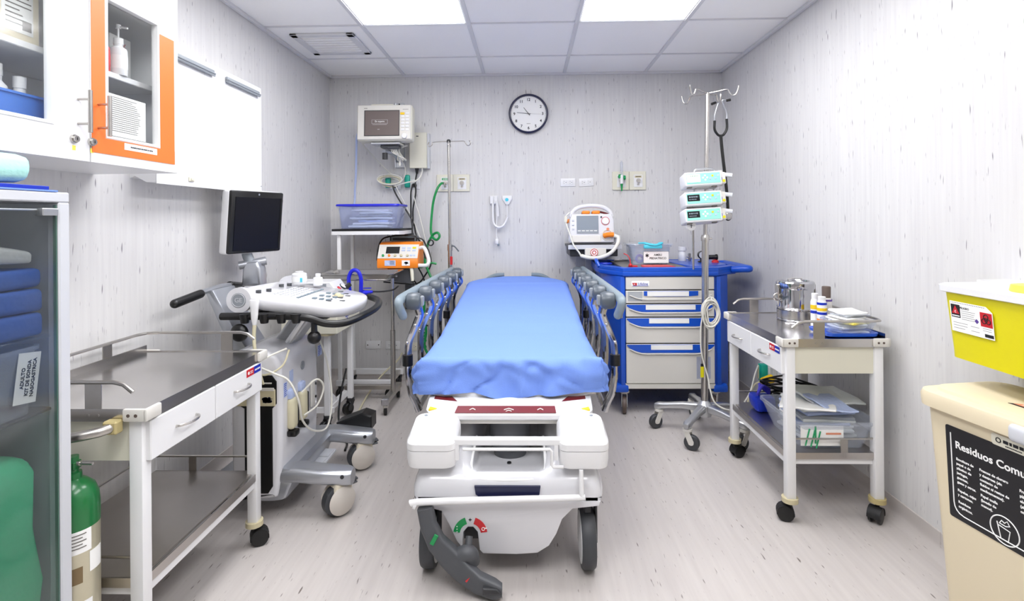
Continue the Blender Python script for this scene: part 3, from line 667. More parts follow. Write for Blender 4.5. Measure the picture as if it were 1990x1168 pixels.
for i in range(9): pad(keyb, -.925+(i % 3)*.03, 2.27+(i//3)*.08, .018, .018, .006)
for x, y in ((-.86, 2.26), (-.87, 2.30), (-.845, 2.36), (-.86, 2.48), (-.835, 2.43), (-.90, 2.52), (-.815, 2.30)): pad(keyd, x, y, .024, .009, .002)
for x, y in ((-1.155, 2.24), (-1.14, 2.30), (-1.155, 2.45), (-1.14, 2.50)): keyd.cyl((x, y, tops(x)-.002), (x, y, tops(x)+.012), .011, n=14)
obj('key', key, 'lightgrey', co); obj('soft_key', keyb, 'bluegrey', co); obj('knob', keyd, 'darkgrey', co)
obj('trackball', B().torus((-.865, 2.385, tops(-.865)+.002), .022, .004, n=24, m=6).ball((-.865, 2.385, tops(-.865)), .017, n=10), 'putty', co)
# front rail and probe holders
obj('hand_rail', B().tube([(-1.255, 2.135, .828), (-1.16, 2.125, .83), (-1.0, 2.125, .83), (-.90, 2.13, .822), (-.83, 2.15, .795), (-.765, 2.19, .79), (-.715, 2.28, .805), (-.70, 2.42, .815), (-.73, 2.56, .825), (-.80, 2.635, .835)], .0155, 12), 'black', t)
und = B().box(-1.17, -.83, 2.18, 2.55, .805, .84, .012, 2); obj('console_tray', und, 'charcoal', t)
hh = B()
for x in (-1.15, -1.07, -1.0, -.94): hh.lathe([(.0, -.012), (.015, -.012), (.022, .025), (0, .025)], (x, 2.12, .815), 14)
hh.ball((-1.17, 2.115, .765), .028, (1.3, .8, 1.3), 10); split('probe_holder', hh, 'black', t)
obj('brake_knob', B().ball((-.875, 2.14, .74), .027, n=10).cyl((-.875, 2.14, .76), (-.875, 2.14, .81), .012, n=10), 'black', t)
# --- monitor on its neck
obj('neck', B().prism([(-1.40, .90), (-1.30, .90), (-1.305, .985), (-1.32, 1.02), (-1.39, 1.02)], 'y', 2.545, 2.615, .015, 3).cyl((-1.41, 2.55, 1.0), (-1.30, 2.60, 1.02), .02, n=16), 'silver', t)
obj('neck_joint', B().tube([(-1.36, 2.58, 1.0), (-1.375, 2.575, 1.03), (-1.385, 2.575, 1.065), (-1.37, 2.57, 1.09)], .024, 12), 'midgrey', t)
Mm = T(-1.327, 2.565, 1.212) @ RZ(rad(71)) @ RX(rad(5))      # local -y is the screen side
mn = obj('monitor', B(Mm).box(-.158, .158, -.004, .028, -.150, .150, .008, 2), 'black', t)
obj('monitor_back', B(Mm).box(-.160, .160, .006, .060, -.154, .152, .012, 3), 'white', mn)
obj('screen', B(Mm).box(-.136, .136, -.0062, -.003, -.135, .120), 'screen_black', mn)
rim = B(Mm).box(.136, .143, -.010, -.003, -.132, .122, .002, 1); obj('screen_lip', rim, 'black', mn)
obj('maker_mark', B(Mm).lathe([(0, 0), (.005, 0), (0, .001)], M=T(.0, -.0045, .135) @ RX(PI/2), n=16), 'silver', mn)
# --- rear push handle
obj('push_bar', B().tube([(-1.42, 2.11, .888), (-1.41, 2.20, .905), (-1.40, 2.36, .92), (-1.42, 2.52, .91), (-1.44, 2.60, .895)], .012, 10), 'silver', t)
for a, b_ in (((-1.424, 2.10, .886), (-1.408, 2.24, .906)), ((-1.415, 2.48, .914), (-1.442, 2.62, .893))):
    obj('hand_grip', B().cyl(a, b_, .0185, n=16).ball(a, .0185, n=8).ball(b_, .0185, n=8), 'black', t)
obj('handle_panel', B().prism([(-1.425, .915), (-1.385, .915), (-1.30, .76), (-1.20, .60), (-1.26, .58), (-1.34, .72)], 'y', 2.29, 2.47, .01, 2), 'silver', t)
# --- bottle and jar on the console, probe in its holder
def probe():
    u = thing('ultrasound_probe', 'white ultrasound probe hanging in the console holder on its cream cord', 'probe', (-1.10, 2.10, .80))
    obj('probe_head', B().rings([[(-1.10+x, 2.10+y, z) for x, y in rrect(w_, d_, .012, 4)] for w_, d_, z in ((.016, .016, .80), (.026, .022, .825), (.031, .025, .87), (.038, .024, .893), (.036, .018, .90))]), 'white', u)
    obj('cord', B().tube([(-1.10, 2.10, .80), (-1.10, 2.095, .74), (-1.085, 2.085, .66), (-1.06, 2.07, .60), (-1.05, 2.07, .57)], .0045, 8, rr=(.008, .0042)), 'cord_cream', u)
probe()
zq = .915
bt = bottle('gel_jar', 'short white jar with blue label standing on the ultrasound console', -1.10, 2.52, zq, .034, .058, 'white', 'white', cap_h=.001, bandm='paper'); 
obj('blue_label', B().box(-1.083, -1.075, 2.488, 2.5, zq+.01, zq+.03), 'aqua', bt)
bottle('pill_bottle', 'smaller white bottle on the far edge of the ultrasound console', -1.02, 2.545, zq-.012, .022, .045, 'white', 'white', cap_h=.012)
# --- trailing cords in front of the machine
cab = obj('power_cord', B().tube([(-.98, 2.12, .70), (-1.03, 2.06, .68), (-1.06, 2.04, .655), (-1.0, 2.05, .62), (-.95, 2.07, .585), (-.92, 2.09, .50), (-.925, 2.14, .40), (-.92, 2.24, .32), (-.90, 2.34, .30), (-.91, 2.42, .40), (-.94, 2.45, .55), (-.98, 2.46, .66), (-1.0, 2.46, .73)], .0042, 8), 'cord_white', t)
obj('power_cord', B().tube([(-.95, 2.19, .50), (-.90, 2.22, .545), (-.885, 2.26, .50), (-.905, 2.24, .43), (-.945, 2.2, .40)], .004, 8), 'cord_white', t)
obj('power_cord', B().tube([(-1.06, 2.06, .655), (-1.10, 2.06, .63), (-1.04, 2.06, .61), (-.98, 2.08, .64), (-.96, 2.10, .70)], .0038, 8), 'cord_cream', t)
split('hose_loop', B().torus((-1.02, 2.44, .78), .03, .005, axis='y').torus((-1.02, 2.46, .78), .022, .004, axis='y'), 'black', t)

# ================================================================== white drawer trolley behind the ultrasound
t = thing('drawer_trolley', 'white metal trolley with a boxy top behind the ultrasound machine', 'trolley', (-1.2, 3.2, 0))
bx0, bx1, by0, by1 = -1.40, -1.08, 2.96, 3.36
obj('box', B().box(bx0, bx1, by0, by1, .575, .72, .004, 1), 'ivory', t)
obj('top_tray', B().box(bx0-.004, bx1+.004, by0-.004, by1+.004, .72, .735, .003, 1), 'white', t)
for x, y in ((-1.155, 3.01), (-1.125, 3.31), (-1.37, 3.01), (-1.37, 3.31)):
    obj('leg', B().box(x-.016, x+.016, y-.016, y+.016, .10, .575, .003, 1), 'white', t)
    if y < 3.2: obj('leg_collar', B().cyl((x, y, .563), (x, y, .575), .045, n=20), 'putty', t)
    caster(t, x, y, .10, .038, .03, rad(60), 'charcoal', 'black', style='fork')
obj('base_rail', B().box(-1.38, -1.12, 3.0, 3.02, .115, .145).box(-1.17, -1.14, 3.0, 3.32, .115, .145).box(-1.385, -1.355, 3.0, 3.32, .115, .145), 'white', t)
obj('gusset', B().prism([(3.027, .15), (3.027, .24), (3.15, .15)], 'x', -1.162, -1.150), 'white', t)
obj('emblem', B().box(bx1+.0003, bx1+.001, 3.12, 3.135, .625, .64).box(bx1+.0003, bx1+.001, 3.10, 3.155, .645, .652), 'deep_blue', t)
# suction / monitor unit standing on the trolley
u = thing('suction_unit', 'small white unit with gauge and red switch on the trolley', 'suction unit', (-1.2, 3.1, .735))
obj('housing', B().prism([(-1.36, .7355), (-1.085, .7355), (-1.085, .775), (-1.15, .86), (-1.36, .86)], 'y', 3.04, 3.22, .004, 1), 'white', u)
Mp = T(-1.1175, 3.13, .8175) @ RY(rad(37.4+0))
obj('gauge', B(Mp).lathe([(0, 0), (.022, 0), (.024, .006), (.02, .007), (0, .005)], M=T(0, .03, .0)), 'black', u)
obj('gauge_face', B(Mp).lathe([(0, .0055), (.018, .0055), (.018, .0078), (0, .0078)], M=T(0, .03, .0)), 'paper', u)
obj('switch', B(Mp).box(-.012, .012, -.045, -.02, 0, .006, .002, 1), 'red', u)
obj('side_panel', B().box(-1.35, -1.17, 3.036, 3.04, .745, .85), 'midgrey', u)
obj('port', B().cyl((-1.12, 3.2, .80), (-1.085, 3.2, .83), .014, n=12), 'charcoal', u)
u = thing('breathing_tube', 'bright blue curved hose with connector on the white trolley unit', 'hose', (-1.08, 3.22, .736))
obj('hose', B().tube([(-1.10, 3.235, .78), (-1.105, 3.235, .86), (-1.085, 3.235, .905), (-1.05, 3.235, .905), (-1.03, 3.235, .86), (-1.03, 3.235, .78)], .012, 12), 'lid_blue', u)
obj('connector', B().cyl((-1.04, 3.25, .765), (-.96, 3.25, .775), .02, .008, n=14).cyl((-1.03, 3.25, .7365), (-1.03, 3.25, .785), .018, n=14).box(-1.02, -.97, 3.245, 3.255, .795, .80), 'lid_blue', u)
obj('lead', B().tube([(-.96, 3.25, .775), (-.90, 3.22, .78), (-.82, 3.18, .795), (-.78, 3.16, .82)], .005, 8), 'charcoal', u)
# ================================================================== back wall: clock, sockets, gas outlets
t = thing('wall_clock', 'round white wall clock with black rim on the back wall', 'clock', (.012, YB, 1.865)); c = (.012, 2.013); R0 = .1485; yc = YB
M = FM('S', (c[0], yc, c[1]))
obj('rim', B(M).rings([[(q*math.cos(a), q*math.sin(a), z) for a in [2*PI*k/64 for k in range(64)]] for q, z in ((R0, 0), (R0, .03), (R0-.006, .038), (R0-.013, .036), (R0-.016, .022), (R0-.016, .004))], cap=False), 'navy', t)
obj('backing', B(M).lathe([(0, 0), (R0-.004, 0), (R0-.004, .004), (0, .004)], n=64), 'black', t)
face = obj('clock_face', B(M).lathe([(0, .004), (R0-.015, .004), (R0-.015, .02), (0, .02)], n=64), 'paper', t)
num = B(M)
for k in range(1, 13):
    a = rad(90-30*k); num.text(str(k), .029, T(.107*math.cos(a), .107*math.sin(a)-.001, .0203), ext=.0003, bold=.0007)
obj('numerals', num, 'ink', face)
tk = B(M)
for k in range(60):
    L_ = .004; tk.box(-.0006 if k % 5 else -.0012, .0006 if k % 5 else .0012, .125, .125+L_, .020, .0204, M=Matrix.Rotation(rad(6*k), 4, 'Z'))
scribble(tk, T(0, 0, .0203), -.014, .014, -.075, .0035); obj('minute_marks', tk, 'dim', face)
for nm, ang, ln, wd, z, m_ in (('hour_hand', 90-322, .060, .005, .024, 'ink'), ('minute_hand', 90-276, .088, .004, .026, 'ink'), ('second_hand', 90-93, .10, .0012, .028, 'dim')):
    h = B(M); h.prism([(-.016, -wd*.5), (ln, -wd*.25), (ln, wd*.25), (-.016, wd*.5)], 'z', z, z+.001, M=Matrix.Rotation(rad(ang), 4, 'Z')); h.cyl((0, 0, .02), (0, 0, z+.001), .004, n=12); obj(nm, h, m_, t)

def outlet(label, x, z, roll=0, kind='duplex', wall='S', m='white', wd=.112, hh=.062):
    pos = {'S': (x, YB, z)}[wall] if wall == 'S' else (XR, x, z)
    M = FM(wall, pos, roll=rad(roll))
    u = thing('wall_outlet' if kind == 'duplex' else 'blank_plate', label, 'outlet' if kind == 'duplex' else 'wall plate', (pos[0], pos[1], pos[2]-hh/2))
    pl = obj('plate', B(M).box(-wd/2, wd/2, -hh/2, hh/2, 0, .007, .003, 2), m, u)
    if kind == 'duplex':
        rc = B(M); sl = B(M)
        for s in (-.022, .022):
            obj('receptacle', B(M).box(s-.015, s+.015, -.015, .015, .006, .0085, .003, 1), m, u)
            for dx, dy in ((-.006, .006), (-.006, -.006)): sl.box(s+dx-.003, s+dx+.003, dy-.0012, dy+.0012, .0083, .0089)
            sl.cyl((s+.006, 0, .0083), (s+.006, 0, .0089), .003, n=10)
        obj('slots', sl, 'ink', pl)
    else:
        for s in (-.042, .042): obj('screw', B(M).cyl((s, 0, .006), (s, 0, .0085), .0045, n=10), 'ink', u)
    return u
outlet('white double power outlet on the back wall, left of the level pair above the defibrillator', .307, 1.492)
outlet('white double power outlet slightly tilted, right of its level neighbour above the defibrillator', .445, 1.492, 3)
outlet('white blank cover plate with two screws low on the back wall', -1.187, .266, 1, 'blank')
outlet('white low power outlet between the blank plate and the stretcher rail', -1.037, .262)
outlet('low ivory power outlet half hidden behind the left stretcher rail', -.845, .252, 0, 'duplex', 'S', 'ivory')

def gas(label, x0, x1, z0, z1):
    M = FM('S', ((x0+x1)/2, YB, (z0+z1)/2)); w_, h_ = x1-x0, z1-z0
    u = thing('gas_outlet_panel', label, 'gas outlet', ((x0+x1)/2, YB, z0))
    obj('plate', B(M).box(-w_/2, -.001, -h_/2, h_/2, 0, .012, .003, 1).box(.001, w_/2, -h_/2, h_/2, 0, .012, .003, 1), 'ivory', u)
    for s, cap in ((-1, 'green'), (1, 'putty')):
        xx = s*w_/4+.004
        v = obj('gas_valve', B(M).box(xx-.033, xx+.033, -.048, .044, .012, .0145, .002, 1), 'white', u)
        obj('valve_ring', B(M).lathe([(.011, 0), (.016, 0), (.016, .012), (.011, .012)], M=T(xx, .0, .0145), n=20).box(xx-.008, xx+.008, -.034, -.022, .0145, .017), 'steel', v)
        obj('valve_hole', B(M).cyl((xx, 0, .0145), (xx, 0, .02), .010, n=16), 'ink', v)
        obj('name_strip', B(M).box(xx-.026, xx+.026, .022, .038, .0145, .0152), cap if s > 0 else 'green', v)
        tx = scribble(B(M), T(xx, .030, .0152), -.018, .018, 0, .0055); obj('name_print', tx, 'paper' if s < 0 else 'ink', v)
    return u
gas('cream gas outlet panel with the green hose plugged in', -.690, -.438, 1.43, 1.56)
gas('cream gas outlet panel holding the small clear flowmeter', .641, .893, 1.43, 1.57)
# flowmeter in the right-hand panel
u = thing('flowmeter', 'clear tube flowmeter with green knob plugged into the cream gas panel', 'flowmeter', (.706, 3.96, 1.41))
obj('tube', B().cyl((.703, 3.965, 1.535), (.703, 3.965, 1.635), .011, n=16).cyl((.703, 3.965, 1.635), (.703, 3.965, 1.645), .006, n=12), 'plastic', u)
obj('valve_body', B().cyl((.703, 3.965, 1.475), (.703, 3.965, 1.54), .014, n=16).cyl((.703, 3.965, 1.50), (.703, YB-.02, 1.50), .009, n=12), 'white', u)
obj('knob', B().lathe([(0, 0), (.016, .004), (.018, .02), (0, .024)], M=T(.735, 3.965, 1.52) @ RY(-PI/2)), 'green', u)
obj('outlet_nozzle', B().cyl((.703, 3.965, 1.475), (.703, 3.965, 1.42), .011, .004, n=12).box(.68, .70, 3.955, 3.975, 1.515, 1.545, .002, 1), 'green', u)
# green hose with its coil
hp = [(-.628, 3.995, 1.493), (-.64, 3.93, 1.488), (-.665, 3.90, 1.45), (-.695, 3.90, 1.36), (-.71, 3.90, 1.25), (-.715, 3.89, 1.14), (-.70, 3.88, 1.09), (-.668, 3.86, 1.07), (-.645, 3.85, 1.095), (-.66, 3.86, 1.122), (-.70, 3.88, 1.105), (-.735, 3.88, 1.04), (-.75, 3.86, .96), (-.745, 3.82, .90), (-.72, 3.78, .86), (-.69, 3.76, .80), (-.668, 3.76, .755), (-.685, 3.76, .72), (-.72, 3.76, .73), (-.74, 3.76, .66), (-.745, 3.77, .55), (-.735, 3.78, .42), (-.75, 3.8, .30), (-.70, 3.8, .22), (-.66, 3.8, .20)]
u = thing('oxygen_hose', 'green oxygen hose looping down from the left gas panel', 'hose', (-.7, 3.85, .19)); obj('hose', B().tube(hp, .009, 10), 'hose_green', u)
obj('branch', B().tube([(-.745, 3.82, .89), (-.78, 3.80, .875), (-.84, 3.76, .90), (-.90, 3.74, .905)], .008, 10).tube([(-.745, 3.82, .885), (-.70, 3.80, .905), (-.66, 3.80, .90)], .008, 10), 'hose_green', u)
obj('connector', B().cyl((-.628, YB-.018, 1.493), (-.63, 3.95, 1.491), .012, n=14), 'steel', u)
obj('coil', B().tube([(-.765+.022*math.cos(a*.9), 3.80+.022*math.sin(a*.9), .30+a*.0065) for a in range(0, 40)], .008, 8, k=3), 'hose_green', u)

# ================================================================== nurse call / thermometer probe hanging on wall
u = thing('call_handset', 'white nurse-call holder with coiled cord on the back wall', 'nurse call', (-.23, YB, 1.03))
obj('holder', B(FM('S', (-.257, YB, 1.362))).box(-.03, .03, -.034, .034, 0, .014, .003, 1).box(-.028, -.002, -.028, .03, .014, .024, .003, 1).box(.004, .028, -.028, .03, .014, .024, .003, 1), 'white', u)
obj('cord', B().tube([(-.263, 3.995, 1.335), (-.262, 3.985, 1.25), (-.255, 3.98, 1.185), (-.225, 3.975, 1.158), (-.19, 3.975, 1.165), (-.165, 3.98, 1.20), (-.152, 3.985, 1.235)], .0085, 10), 'white', u)
obj('cord', B().tube([(-.236, 3.985, 1.345), (-.232, 3.985, 1.25), (-.235, 3.98, 1.17), (-.236, 3.98, 1.10), (-.235, 3.98, 1.07)], .004, 8).tube([(-.155, 3.99, 1.335), (-.153, 3.985, 1.24)], .003, 8), 'white', u)
obj('wand', B().tube([(-.234, 3.985, 1.355), (-.225, 3.985, 1.30), (-.222, 3.985, 1.24)], .0075, 10), 'white', u)
obj('call_button', B(FM('S', (-.155, YB, 1.362))).prism([(-.036, .034), (.036, .034), (.038, .01), (.012, -.034), (-.012, -.034), (-.038, .01)], 'z', 0, .018, .005, 2), 'white', u)
obj('push_disc', B(FM('S', (-.157, YB-.018, 1.365))).lathe([(.009, 0), (.013, 0), (.013, .002), (.009, .002)], n=20), 'aqua', u)
obj('plug', B().box(-.245, -.22, 3.965, 3.99, 1.03, 1.07, .006, 2).cyl((-.234, 3.98, 1.07), (-.236, 3.98, 1.085), .006, n=10), 'white', u)
obj('plug_tip', B().box(-.231, -.214, 3.968, 3.988, 1.018, 1.035, .003, 1), 'bluegrey', u)

# ================================================================== patient monitor on its wall arm
u = thing('patient_monitor', 'cream patient monitor with brown screen on a wall arm', 'monitor', (-.99, 3.7, 1.62))
M = FM('S', (-.99, 3.65, 1.895), tilt=rad(-4))
mb = obj('monitor_body', B(M).box(-.194, .194, -.128, .128, -.10, 0, .02, 4).box(-.10, .06, .12, .134, -.085, -.01, .006, 1), 'ivory', u)
obj('bezel', B(M).box(-.186, .186, -.12, .122, -.004, .006, .004, 1), 'offwhite', mb)
obj('screen', B(M).box(-.134, .105, -.092, .080, .006, .0075), 'screen_brown', mb)
obj('screen_frame', B(M).box(-.137, -.133, -.094, .084, .006, .0095).box(.104, .108, -.094, .084, .006, .0095).box(-.137, .108, .080, .084, .006, .0095).box(-.137, .108, -.096, -.092, .006, .0095), 'charcoal', mb)
sx = B(M).text('En espera', .017, T(-.03, .006, .0078)); 
for a, b_, c_, d_ in ((-.085, .025, .017, .0178), (-.085, .025, -.0095, -.0087), (-.085, -.0842, -.0087, .0178), (.0242, .025, -.0087, .0178), (-.08, .02, -.0165, -.0155), (-.045, -.03, -.05, -.0485)): sx.box(a, b_, c_, d_, .0075, .0078)
obj('screen_print', sx, 'paper', mb)
bt = B(M)
for j in range(2):
    for i in range(6):
        if (j, i) != (0, 0): obj('button', B(M).box(.118+j*.031, .143+j*.031, .055-i*.023, .070-i*.023, .006, .010, .002, 1), 'white', mb)
obj('alarm_button', B(M).box(.113, .143, .052, .068, .006, .011, .002, 1), 'signyellow', mb)
obj('dial', B(M).lathe([(0, 0), (.019, 0), (.017, .014), (.012, .016), (0, .016)], M=T(.143, -.098, .006)), 'white', mb)
obj('name_print', scribble(scribble(B(M), T(0, 0, .0061), -.14, -.118, .099, .005), T(0, 0, .0061), .13, .17, .090, .0035), 'dim', mb)
obj('tray', B().box(-1.09, -.885, 3.66, 3.78, 1.745, 1.760, .003, 1), 'aluminium', u)
obj('tilt_head', B().box(-1.03, -.90, 3.69, 3.77, 1.725, 1.745, .004, 1).cyl((-.98, 3.70, 1.728), (-.90, 3.70, 1.728), .012, n=14), 'darkgrey', u)
obj('arm', B().tube([(-1.01, 3.70, 1.70), (-.97, 3.76, 1.70), (-.955, 3.86, 1.685), (-.955, 3.97, 1.67)], .024, 12, flat=.7), 'silver', u)
obj('arm_knob', B().cyl((-1.0, 3.70, 1.645), (-1.0, 3.70, 1.69), .019, n=16), 'charcoal', u)
wc_ = obj('wall_channel', B().box(-1.003, -.932, 3.995, YB, 1.615, 2.105, .002, 1).box(-1.003, -.994, 3.985, 3.996, 1.615, 2.105).box(-.941, -.932, 3.985, 3.996, 1.615, 2.105), 'aluminium', u)
obj('channel_screw', B().cyl((-.967, 3.992, 1.64), (-.967, 3.996, 1.64), .006, n=10), 'ink', wc_); obj('channel_screw', B().cyl((-.967, 3.992, 2.095), (-.967, 3.996, 2.095), .006, n=10), 'ink', wc_)
obj('channel_cover', B().box(-.995, -.94, 3.975, 3.996, 1.655, 1.70, .003, 1), 'midgrey', wc_)
obj('cable', B().tube([(-1.18, 3.72, 1.85), (-1.21, 3.74, 1.82), (-1.235, 3.80, 1.74), (-1.265, 3.88, 1.58), (-1.29, 3.93, 1.45), (-1.30, 3.95, 1.36), (-1.30, 3.90, 1.31)], .0075, 9), 'packet_blue', u)
obj('cable', B().tube([(-1.18, 3.72, 1.80), (-1.19, 3.80, 1.77), (-1.14, 3.90, 1.69), (-1.06, 3.95, 1.60), (-1.00, 3.96, 1.54)], .0045, 8), 'cord_white', u)
for k in range(4):
    obj('cable', B().tube([(-.94, 3.70, 1.75), (-.92-.012*k, 3.72, 1.70), (-.91+.012*k, 3.76, 1.655), (-.935+.018*k, 3.80, 1.65), (-.92, 3.78, 1.72), (-.88+.01*k, 3.74, 1.745)], .0035, 7), 'cord_white', u)
obj('cable', B().tube([(-.915, 3.80, 1.66), (-.905, 3.9, 1.60), (-.925, 3.94, 1.53), (-.97, 3.95, 1.49), (-1.02, 3.955, 1.475)], .0038, 8).cyl((-.92, 3.80, 1.61), (-.92, 3.80, 1.66), .008, n=10), 'cord_white', u)
# coil of cable hooked over the sockets
u = thing('cable_coil', 'coiled cream cable hanging over the green plugs below the monitor', 'cable', (-1.02, 3.96, 1.46))
for k in range(5):
    obj('loop', B().tube([(-1.03+(.07+.006*k)*math.cos(a+.3*k), 3.955-.006*k, 1.505+(.034+.005*((k*2) % 3))*math.sin(a+.3*k)+.004*k-.2*.03*math.cos(a)) for a in [2*PI*i/12 for i in range(12)]], .0042, 7, close=True, k=3), ['cord_white', 'cord_cream'][k % 2], u)
obj('tail', B().tube([(-1.0, 3.95, 1.47), (-.95, 3.94, 1.485), (-.89, 3.935, 1.50), (-.845, 3.93, 1.505), (-.81, 3.95, 1.53), (-.79, 3.96, 1.58), (-.792, 3.965, 1.605)], .005, 8).cyl((-.87, 3.935, 1.50), (-.835, 3.93, 1.507), .008, n=10), 'cord_white', u)
# sockets with green plugs
for k, (x, lab) in enumerate(((-1.022, 'white wall socket with green adapter under the cable coil'), (-.875, 'white wall socket with green adapter below the cream wall box'))):
    u = thing('wall_socket', lab, 'outlet', (x, YB, 1.45)); M = FM('S', (x, YB, 1.497))
    obj('plate', B(M).box(-.056, .056, -.045, .03, 0, .008, .003, 1), 'white', u)
    obj('adapter', B(M).box(-.056, -.016, -.034, .062, .008, .04, .009, 3), 'plug_green', u)
    obj('plug', B(M).lathe([(0, 0), (.019, 0), (.017, .02), (.009, .034), (0, .034)], M=T(.014, -.018, .008)), 'black', u)
    obj('adapter_pin', B(M).box(-.038, -.03, .058, .075, .012, .02, .002, 1), 'ivory', u)
# wall box
u = thing('power_box', 'cream metal power box on the wall behind the patient monitor', 'power box', (-.82, YB, 1.6))
obj('housing', B().box(-.885, -.755, 3.955, YB, 1.606, 1.873, .003, 1), 'ivory', u)
obj('flange', B().box(-.757, -.738, 3.985, YB, 1.606, 1.87), 'lightgrey', u)
obj('vent_slot', B().box(-.833, -.815, 3.953, 3.956, 1.843, 1.849), 'ink', u); obj('gland', B().cyl((-.833, 3.975, 1.565), (-.833, 3.975, 1.606), .008, .016, n=12), 'black', u)
# ================================================================== corner stand with blue-lidded bin
u = thing('corner_stand', 'tall white stand with a black-topped shelf in the back corner', 'stand', (-1.1, 3.75, 0))
sx0, sx1, sy0, sy1 = -1.345, -.868, 3.60, 3.94
obj('shelf_board', B().prism([(sx0, sy0), (sx1-.06, sy0), (sx1-.015, sy0+.015), (sx1, sy0+.06), (sx1, sy1), (sx0, sy1)], 'z', 1.118, 1.143), 'white', u)
obj('shelf_mat', B().prism([(sx0, sy0), (sx1-.06, sy0), (sx1-.015, sy0+.015), (sx1, sy0+.06), (sx1, sy1), (sx0, sy1)], 'z', 1.143, 1.158), 'black', u)
for x, y in ((-1.305, 3.63), (-1.305, 3.91)): obj('post', B().box(x-.012, x+.012, y-.012, y+.012, .08, 1.118, .003, 1), 'white', u)
obj('rear_post', B().box(-1.012, -1.004, 3.92, 3.93, .08, 1.118), 'midgrey', u)
for y in (3.63, 3.91): 
    obj('base_rail', B().box(-1.33, -.93, y-.016, y+.016, .075, .115, .003, 1), 'white', u)
    for x in (-1.30, -.96): caster(u, x, y, .075, .03, .022, rad(70), 'charcoal', 'black', style='fork')
obj('cross_rail', B().box(-1.31, -1.28, 3.646, 3.894, .08, .11).box(-.98, -.95, 3.646, 3.894, .08, .11), 'steel', u)
u = thing('storage_bin', 'clear plastic bin with a blue lid on the corner stand', 'storage bin', (-1.11, 3.74, 1.158))
def tub(cx, cy, z0, z1, wb, lb, wt, lt, m, par, name='tub', rim=.008, r=.025, th=.003):
    rs = [(wb, lb, z0), (wt, lt, z1-.012), (wt+rim*2, lt+rim*2, z1-.012), (wt+rim*2, lt+rim*2, z1), (wt-th*2, lt-th*2, z1), (wb-th*2, lb-th*2, z0+th)]
    return obj(name, B().rings([[(cx+x, cy+y, z) for x, y in rrect(a, b, r)] for a, b, z in rs]), m, par)
tub(-1.107, 3.76, 1.1585, 1.315, .385, .24, .415, .27, 'plastic_blue', u)
obj('lid_rim', B().rings([[(-1.107+x, 3.76+y, z) for x, y in rrect(a, b, .03)] for a, b, z in ((.40, .255, 1.3155), (.44, .295, 1.3155), (.445, .30, 1.318), (.44, .295, 1.329), (.40, .255, 1.331))], close=True), 'lid_blue', u)
obj('lid', B().rings([[(-1.107+x, 3.76+y, z) for x, y in rrect(a, b, .03)] for a, b, z in ((.401, .256, 1.321), (.401, .256, 1.325))]), 'plastic_blue', u)
for k in range(7):
    b = B().box(-.145+.03*(k % 3), .13+.02*(k % 2), -.09+.01*k, .06, 0, .016, .006, 2); b.sub(2).wobble(.007, 18, k); b.M = T(-1.11, 3.76, 1.166+k*.019) @ RZ(rad(RND.uniform(-6, 6)))
    tag(obj('packet', b, ['packet', 'paper', 'packet_blue', 'packet', 'film'][k % 5]), 'plastic-wrapped supply packet inside the blue-lidded bin', 'packet', 'packets in the blue-lidded bin')

# ================================================================== instrument tray stand
u = thing('tray_stand', 'stainless tray on a low chrome stand below the orange ventilator', 'tray stand', (-.95, 3.35, 0))
tx0, tx1, ty0, ty1 = -1.325, -.85, 3.275, 3.58
rs = [[((tx0+tx1)/2+x, (ty0+ty1)/2+y, z) for x, y in rrect((tx1-tx0)+d, (ty1-ty0)+d, .035)] for d, z in ((-.05, .847), (0, .875), (.02, .879), (.02, .883), (-.004, .881), (-.056, .851))]
obj('tray', B().rings(rs), 'steel', u)
obj('tray_frame', B().tube([((tx0+tx1)/2+x, (ty0+ty1)/2+y, .842) for x, y in rrect(tx1-tx0-.06, ty1-ty0-.06, .03, 3)], .006, 8, sm=False, close=False), 'steel', u)
obj('post', B().cyl((-.885, 3.43, .10), (-.885, 3.43, .50), .016, n=14).cyl((-.885, 3.43, .50), (-.885, 3.43, .838), .011, n=14), 'steel', u)
obj('base_foot', B().box(-.915, -.875, 3.26, 3.62, .07, .105, .003, 1), 'brushed', u)
obj('base_bar', B().box(-1.25, -.90, 3.55, 3.585, .073, .102, .003, 1), 'brushed', u)
obj('foot_cap', B().box(-.917, -.873, 3.255, 3.285, .066, .108, .004, 1), 'chrome', u)
for x, y in ((-.895, 3.275), (-.895, 3.60), (-1.23, 3.568)):
    caster(u, x, y, .07, .026, .02, rad(-70), 'steel', 'rubber', style='fork')
# ================================================================== orange transport ventilator
u = thing('transport_ventilator', 'orange and white portable ventilator on a dark bracket', 'ventilator', (-.9, 3.7, .78))
prof = [(3.60, .888), (3.595, .905), (3.597, .95), (3.665, 1.05), (3.70, 1.062), (3.80, 1.062), (3.80, .888)]
mb = obj('housing', B().prism(prof, 'x', -1.035, -.752, .008, 2), 'orange', u)
